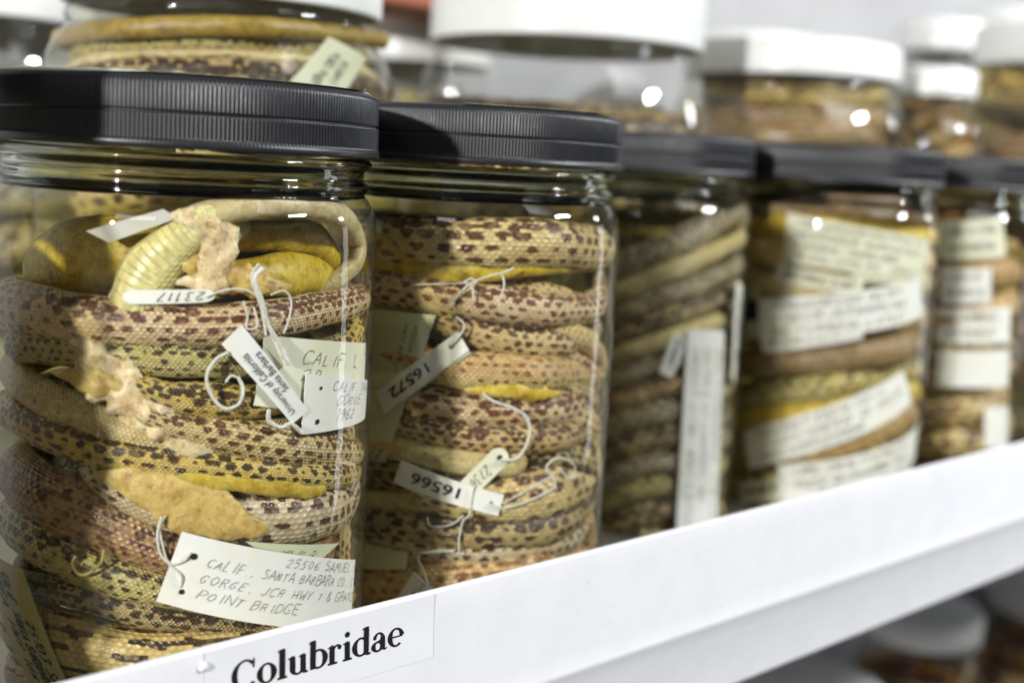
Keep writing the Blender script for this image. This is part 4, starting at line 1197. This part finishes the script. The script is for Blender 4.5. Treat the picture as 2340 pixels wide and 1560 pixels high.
GLYPH = {
    'C': (1.36, q_ell(0.70, 0.72, 0.58, 0.70, 42 * D2, 322 * D2, 0.33, 0.12, 30) + q_rect(1.13, 0.98, 1.22, 1.46) + [[(1.08, 1.10), (1.22, 0.98), (1.22, 1.2)]]),
    'o': (1.10, q_ell(0.55, 0.5, 0.40, 0.47, 0, 360 * D2, 0.33, 0.12, 30)),
    'l': (0.64, stem(0.32, 0, 1.50) + serif(0.04, 0.60, 0.04) + flag(0.32, 1.52)),
    'u': (1.22, stem(0.28, 0.3, 0.95) + flag(0.28, 1.0) + q_ell(0.58, 0.30, 0.30, 0.27, 180 * D2, 330 * D2, 0.30, 0.12, 14) + stem(0.90, 0.04, 0.95) + flag(0.90, 1.0) + serif(0.90, 1.18, 0.04)),
    'b': (1.14, stem(0.26, 0.02, 1.50) + flag(0.26, 1.52) + q_ell(0.60, 0.5, 0.40, 0.46, -150 * D2, 150 * D2, 0.33, 0.12, 26)),
    'r': (0.90, stem(0.28, 0, 0.95) + flag(0.28, 1.0) + serif(0.02, 0.60, 0.04) + q_ell(0.62, 0.60, 0.26, 0.34, 165 * D2, 70 * D2, 0.10, 0.12, 10) + q_disc(0.74, 0.82, 0.13)),
    'i': (0.64, stem(0.32, 0, 0.95) + flag(0.32, 1.0) + serif(0.04, 0.60, 0.04) + q_disc(0.31, 1.36, 0.16)),
    'd': (1.20, q_ell(0.54, 0.5, 0.40, 0.46, 30 * D2, 330 * D2, 0.33, 0.12, 26) + stem(0.88, 0.02, 1.50) + flag(0.88, 1.52) + serif(0.88, 1.16, 0.04)),
    'a': (1.10, q_ell(0.42, 0.27, 0.28, 0.24, 40 * D2, 330 * D2, 0.29, 0.12, 22) + stem(0.74, 0.16, 0.72) + q_ell(0.50, 0.70, 0.25, 0.27, 0, 150 * D2, 0.27, 0.12, 14) + q_disc(0.24, 0.76, 0.12)
          + [[(0.62, 0.2), (0.72, 0.06), (0.88, -0.01), (1.04, 0.06), (1.04, 0.13), (0.92, 0.10), (0.86, 0.2)]] + [[(0.45, 0.50), (0.70, 0.56), (0.70, 0.64), (0.45, 0.585)]]),
    'e': (1.04, q_ell(0.53, 0.5, 0.40, 0.47, 8 * D2, 312 * D2, 0.32, 0.12, 26) + q_rect(0.20, 0.48, 0.98, 0.57)),
}
ta, za = pix_on_face(531, 1582)
tb, zb = pix_on_face(922, 1481)
WORD = 'Colubridae'
tot = sum(GLYPH[ch][0] for ch in WORD)
sc = (tb - ta) / tot
lab = bpy.data.objects.new('shelf_label', None)
COL.objects.link(lab)
lab.location = lp(ta, za)
tag(lab, 'white label strip on the shelf lip with the black word Colubridae', 'label')
lab_inv = Matrix.Translation(-lab.location)
t0, z0 = pix_on_face(470, 1500)
t1, z1 = pix_on_face(990, 1470)
zt_, zb_ = za + 2.35 * sc, za - 1.2 * sc
V, Fc = [], []
for i in range(25):
    t = t0 + (t1 - t0) * i / 24
    for k in range(7):
        z = zb_ + (zt_ - zb_) * k / 6
        for off in (0.00012,):
            V.append(lab_inv @ (face(t, z) + LN * off))
for i in range(24):
    for k in range(6):
        a = i * 7 + k
        Fc.append((a, a + 7, a + 8, a + 1))
new_obj('label_card', V, Fc, 'tape', lab, True)
V, Fc = [], []
x = 0.0
lay = 0
for ci, ch in enumerate(WORD):
    wd, polys = GLYPH[ch]
    for P in polys:
        lay += 1
        off = 0.00018 + (lay % 37) * 0.0000015
        base = len(V)
        for a, b in P:
            V.append(lab_inv @ (face(ta + (x + a) * sc, za + b * sc) + LN * off))
        Fc.append(tuple(base + q for q in range(len(P))))
    x += wd
new_obj('printed_lettering', V, Fc, 'ink', lab, False)
# paint chip / small blob on the lip left of the label
tq, zq = pix_on_face(466, 1524)
bl = []
for i in range(7):
    a = PI / 2 * i / 6
    bl.append((0.0016 * math.cos(a), 0.0012 * math.sin(a)))
blob = lathe('adhesive_dot', bl, 'paint', None, 20)
blob.rotation_mode = 'QUATERNION'
blob.rotation_quaternion = LN.to_track_quat('Z', 'Y')
blob.location = face(tq, zq) + LN * 0.0001
tag(blob, 'small white adhesive blob on the shelf lip left of the label', 'adhesive')

# lower shelf with more white-lidded jars
zl = -0.74
V = [lp(-1.2, zl, -0.02), lp(2.6, zl, -0.02), lp(2.6, zl, -0.6), lp(-1.2, zl, -0.6)]
V += [v + Vector((0, 0, -0.02)) for v in V]
low = new_obj('lower_shelf_board', V, [(0, 1, 2, 3), (7, 6, 5, 4), (0, 4, 5, 1), (1, 5, 6, 2), (2, 6, 7, 3), (3, 7, 4, 0)], 'paint', None, False)
tag(low, 'lower shelf in deep shade under the labelled shelf lip', 'shelf')
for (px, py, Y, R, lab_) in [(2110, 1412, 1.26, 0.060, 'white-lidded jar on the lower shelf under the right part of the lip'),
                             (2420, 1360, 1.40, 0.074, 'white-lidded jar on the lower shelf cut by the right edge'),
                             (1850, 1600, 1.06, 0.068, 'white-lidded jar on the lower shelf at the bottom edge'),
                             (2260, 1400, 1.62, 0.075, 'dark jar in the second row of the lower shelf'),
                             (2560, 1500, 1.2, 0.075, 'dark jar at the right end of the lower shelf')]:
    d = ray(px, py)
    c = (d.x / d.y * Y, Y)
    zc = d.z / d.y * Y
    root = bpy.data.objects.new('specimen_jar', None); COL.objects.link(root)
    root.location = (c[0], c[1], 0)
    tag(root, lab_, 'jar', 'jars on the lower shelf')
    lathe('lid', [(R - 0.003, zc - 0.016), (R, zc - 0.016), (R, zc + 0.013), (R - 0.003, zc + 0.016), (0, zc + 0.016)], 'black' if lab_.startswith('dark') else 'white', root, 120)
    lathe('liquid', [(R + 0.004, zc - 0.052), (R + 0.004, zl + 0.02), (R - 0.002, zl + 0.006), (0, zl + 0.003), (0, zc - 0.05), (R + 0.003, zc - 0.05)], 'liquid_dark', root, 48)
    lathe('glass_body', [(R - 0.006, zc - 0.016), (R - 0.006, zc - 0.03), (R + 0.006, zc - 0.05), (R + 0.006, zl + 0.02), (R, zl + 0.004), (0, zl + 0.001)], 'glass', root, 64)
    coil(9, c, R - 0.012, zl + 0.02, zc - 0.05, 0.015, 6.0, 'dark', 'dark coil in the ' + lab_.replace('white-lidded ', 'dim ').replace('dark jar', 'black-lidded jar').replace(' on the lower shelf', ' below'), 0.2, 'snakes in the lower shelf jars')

# back panel and the shelf above
V = [lp(-1.6, -0.9, -0.62), lp(3.4, -0.9, -0.62), lp(3.4, 0.9, -0.62), lp(-1.6, 0.9, -0.62)]
V += [v - LN * 0.01 for v in V]
bk = new_obj('back_wall', V, [(0, 1, 2, 3), (7, 6, 5, 4), (0, 4, 5, 1), (1, 5, 6, 2), (2, 6, 7, 3), (3, 7, 4, 0)], 'wall', None, False)
tag(bk, kind='structure')
zu = 0.235
prof = [(-0.60, zu), (-0.006, zu), (-0.004, zu - 0.03), (-0.001, zu - 0.03), (0.002, zu + 0.01), (0.0, zu + 0.05), (-0.003, zu + 0.05), (-0.004, zu + 0.006), (-0.60, zu + 0.006)]
up = extrude_prof('upper_shelf_board', prof, 'paint', 1.5, 3.4, 4, None, False)
tag(up, 'blurred underside of the white shelf above, at the upper right', 'shelf')
# red brown box on top of the far row, only a corner shows
d = ray(950, 4)
V = []
rb = bmesh.new()
bmesh.ops.create_cube(rb, size=1.0)
bmesh.ops.bevel(rb, geom=rb.edges[:], offset=0.02, segments=2, affect='EDGES')
me = bpy.data.meshes.new('cardboard_box'); rb.to_mesh(me); rb.free()
me.materials.append(M['redbox'])
bx = bpy.data.objects.new('cardboard_box', me); COL.objects.link(bx)
bx.scale = (0.16, 0.08, 0.06)
bx.rotation_euler = (0, 0, LANG)
bx.location = d / d.y * 1.03 + Vector((0, 0, 0.02))
tag(bx, 'red brown box above the squeezed white lid at the top edge', 'box')

# ------------------------------------------------------------------ light
wd = bpy.data.worlds.new('World'); S.world = wd
wd.use_nodes = True
bg = wd.node_tree.nodes['Background']
bg.inputs[0].default_value = (0.93, 0.96, 1.0, 1)
bg.inputs[1].default_value = 0.07


def lamp(name, loc, target, power, sx, sy=None, col=(1, 1, 1), spread=None):
    l = bpy.data.lights.new(name, 'AREA')
    l.energy = power
    l.color = col
    l.shape = 'RECTANGLE' if sy else 'DISK'
    l.size = sx
    if sy: l.size_y = sy
    if spread: l.spread = spread
    o = bpy.data.objects.new(name, l)
    COL.objects.link(o)
    o.location = loc
    o.rotation_euler = (Vector(target) - Vector(loc)).to_track_quat('-Z', 'Y').to_euler()
    return o


AIM = Vector((0.0, 0.5, -0.05))
kd = Vector((-0.49 * math.cos(0.235), -0.87 * math.cos(0.235), math.sin(0.235)))
lamp('key_lamp', AIM + kd * 2.4, AIM, 70, 0.11, col=(1.0, 0.99, 0.975))
# long ceiling tubes of the aisle, and the bright doorway at its far end that draws the streaks down the glass
lamp('ceiling_tube_lamp', (2.05, 0.30, 1.24), (0.1, 0.6, -0.1), 60, 0.45, 0.14, (0.95, 0.98, 1.0))
bd = Vector((math.sin(math.radians(60)), math.cos(math.radians(60)), 0))
lamp('rear_tube_lamp', AIM + Vector((-0.7, -2.2, 0.95)), AIM, 3.5, 0.9, 0.25, (1.0, 0.99, 0.97))
lamp('doorway_lamp', AIM + bd * 2.6 + Vector((0, 0, -0.25)), AIM, 4.0, 0.28, 1.3, (0.93, 0.95, 1.0))
lamp('aisle_end_lamp', AIM + bd * 2.4 + Vector((0, 0, 0.75)), AIM, 5.0, 0.22, 0.22, (0.97, 0.98, 1.0))
lamp('back_fill_light', (0.30, 1.15, 0.225) if False else (1.2, 0.4, 1.3), (0.55, 1.5, 0.05), 4, 1.0, 1.0, spread=math.radians(75))  # added fill that brightens the back wall and rear lids

S.view_settings.view_transform = 'Standard'
S.view_settings.look = 'None'
S.view_settings.exposure = 0.0
S.view_settings.gamma = 1.0
S.view_settings.use_curve_mapping = False
cy = S.cycles
cy.use_denoising = True
cy.max_bounces = 10
cy.diffuse_bounces = 3
cy.glossy_bounces = 4
cy.transmission_bounces = 6
cy.transparent_max_bounces = 48
cy.volume_bounces = 0
cy.caustics_reflective = False
cy.caustics_refractive = False
cy.sample_clamp_indirect = 4.0
cy.sample_clamp_direct = 0.0
S.render.film_transparent = False
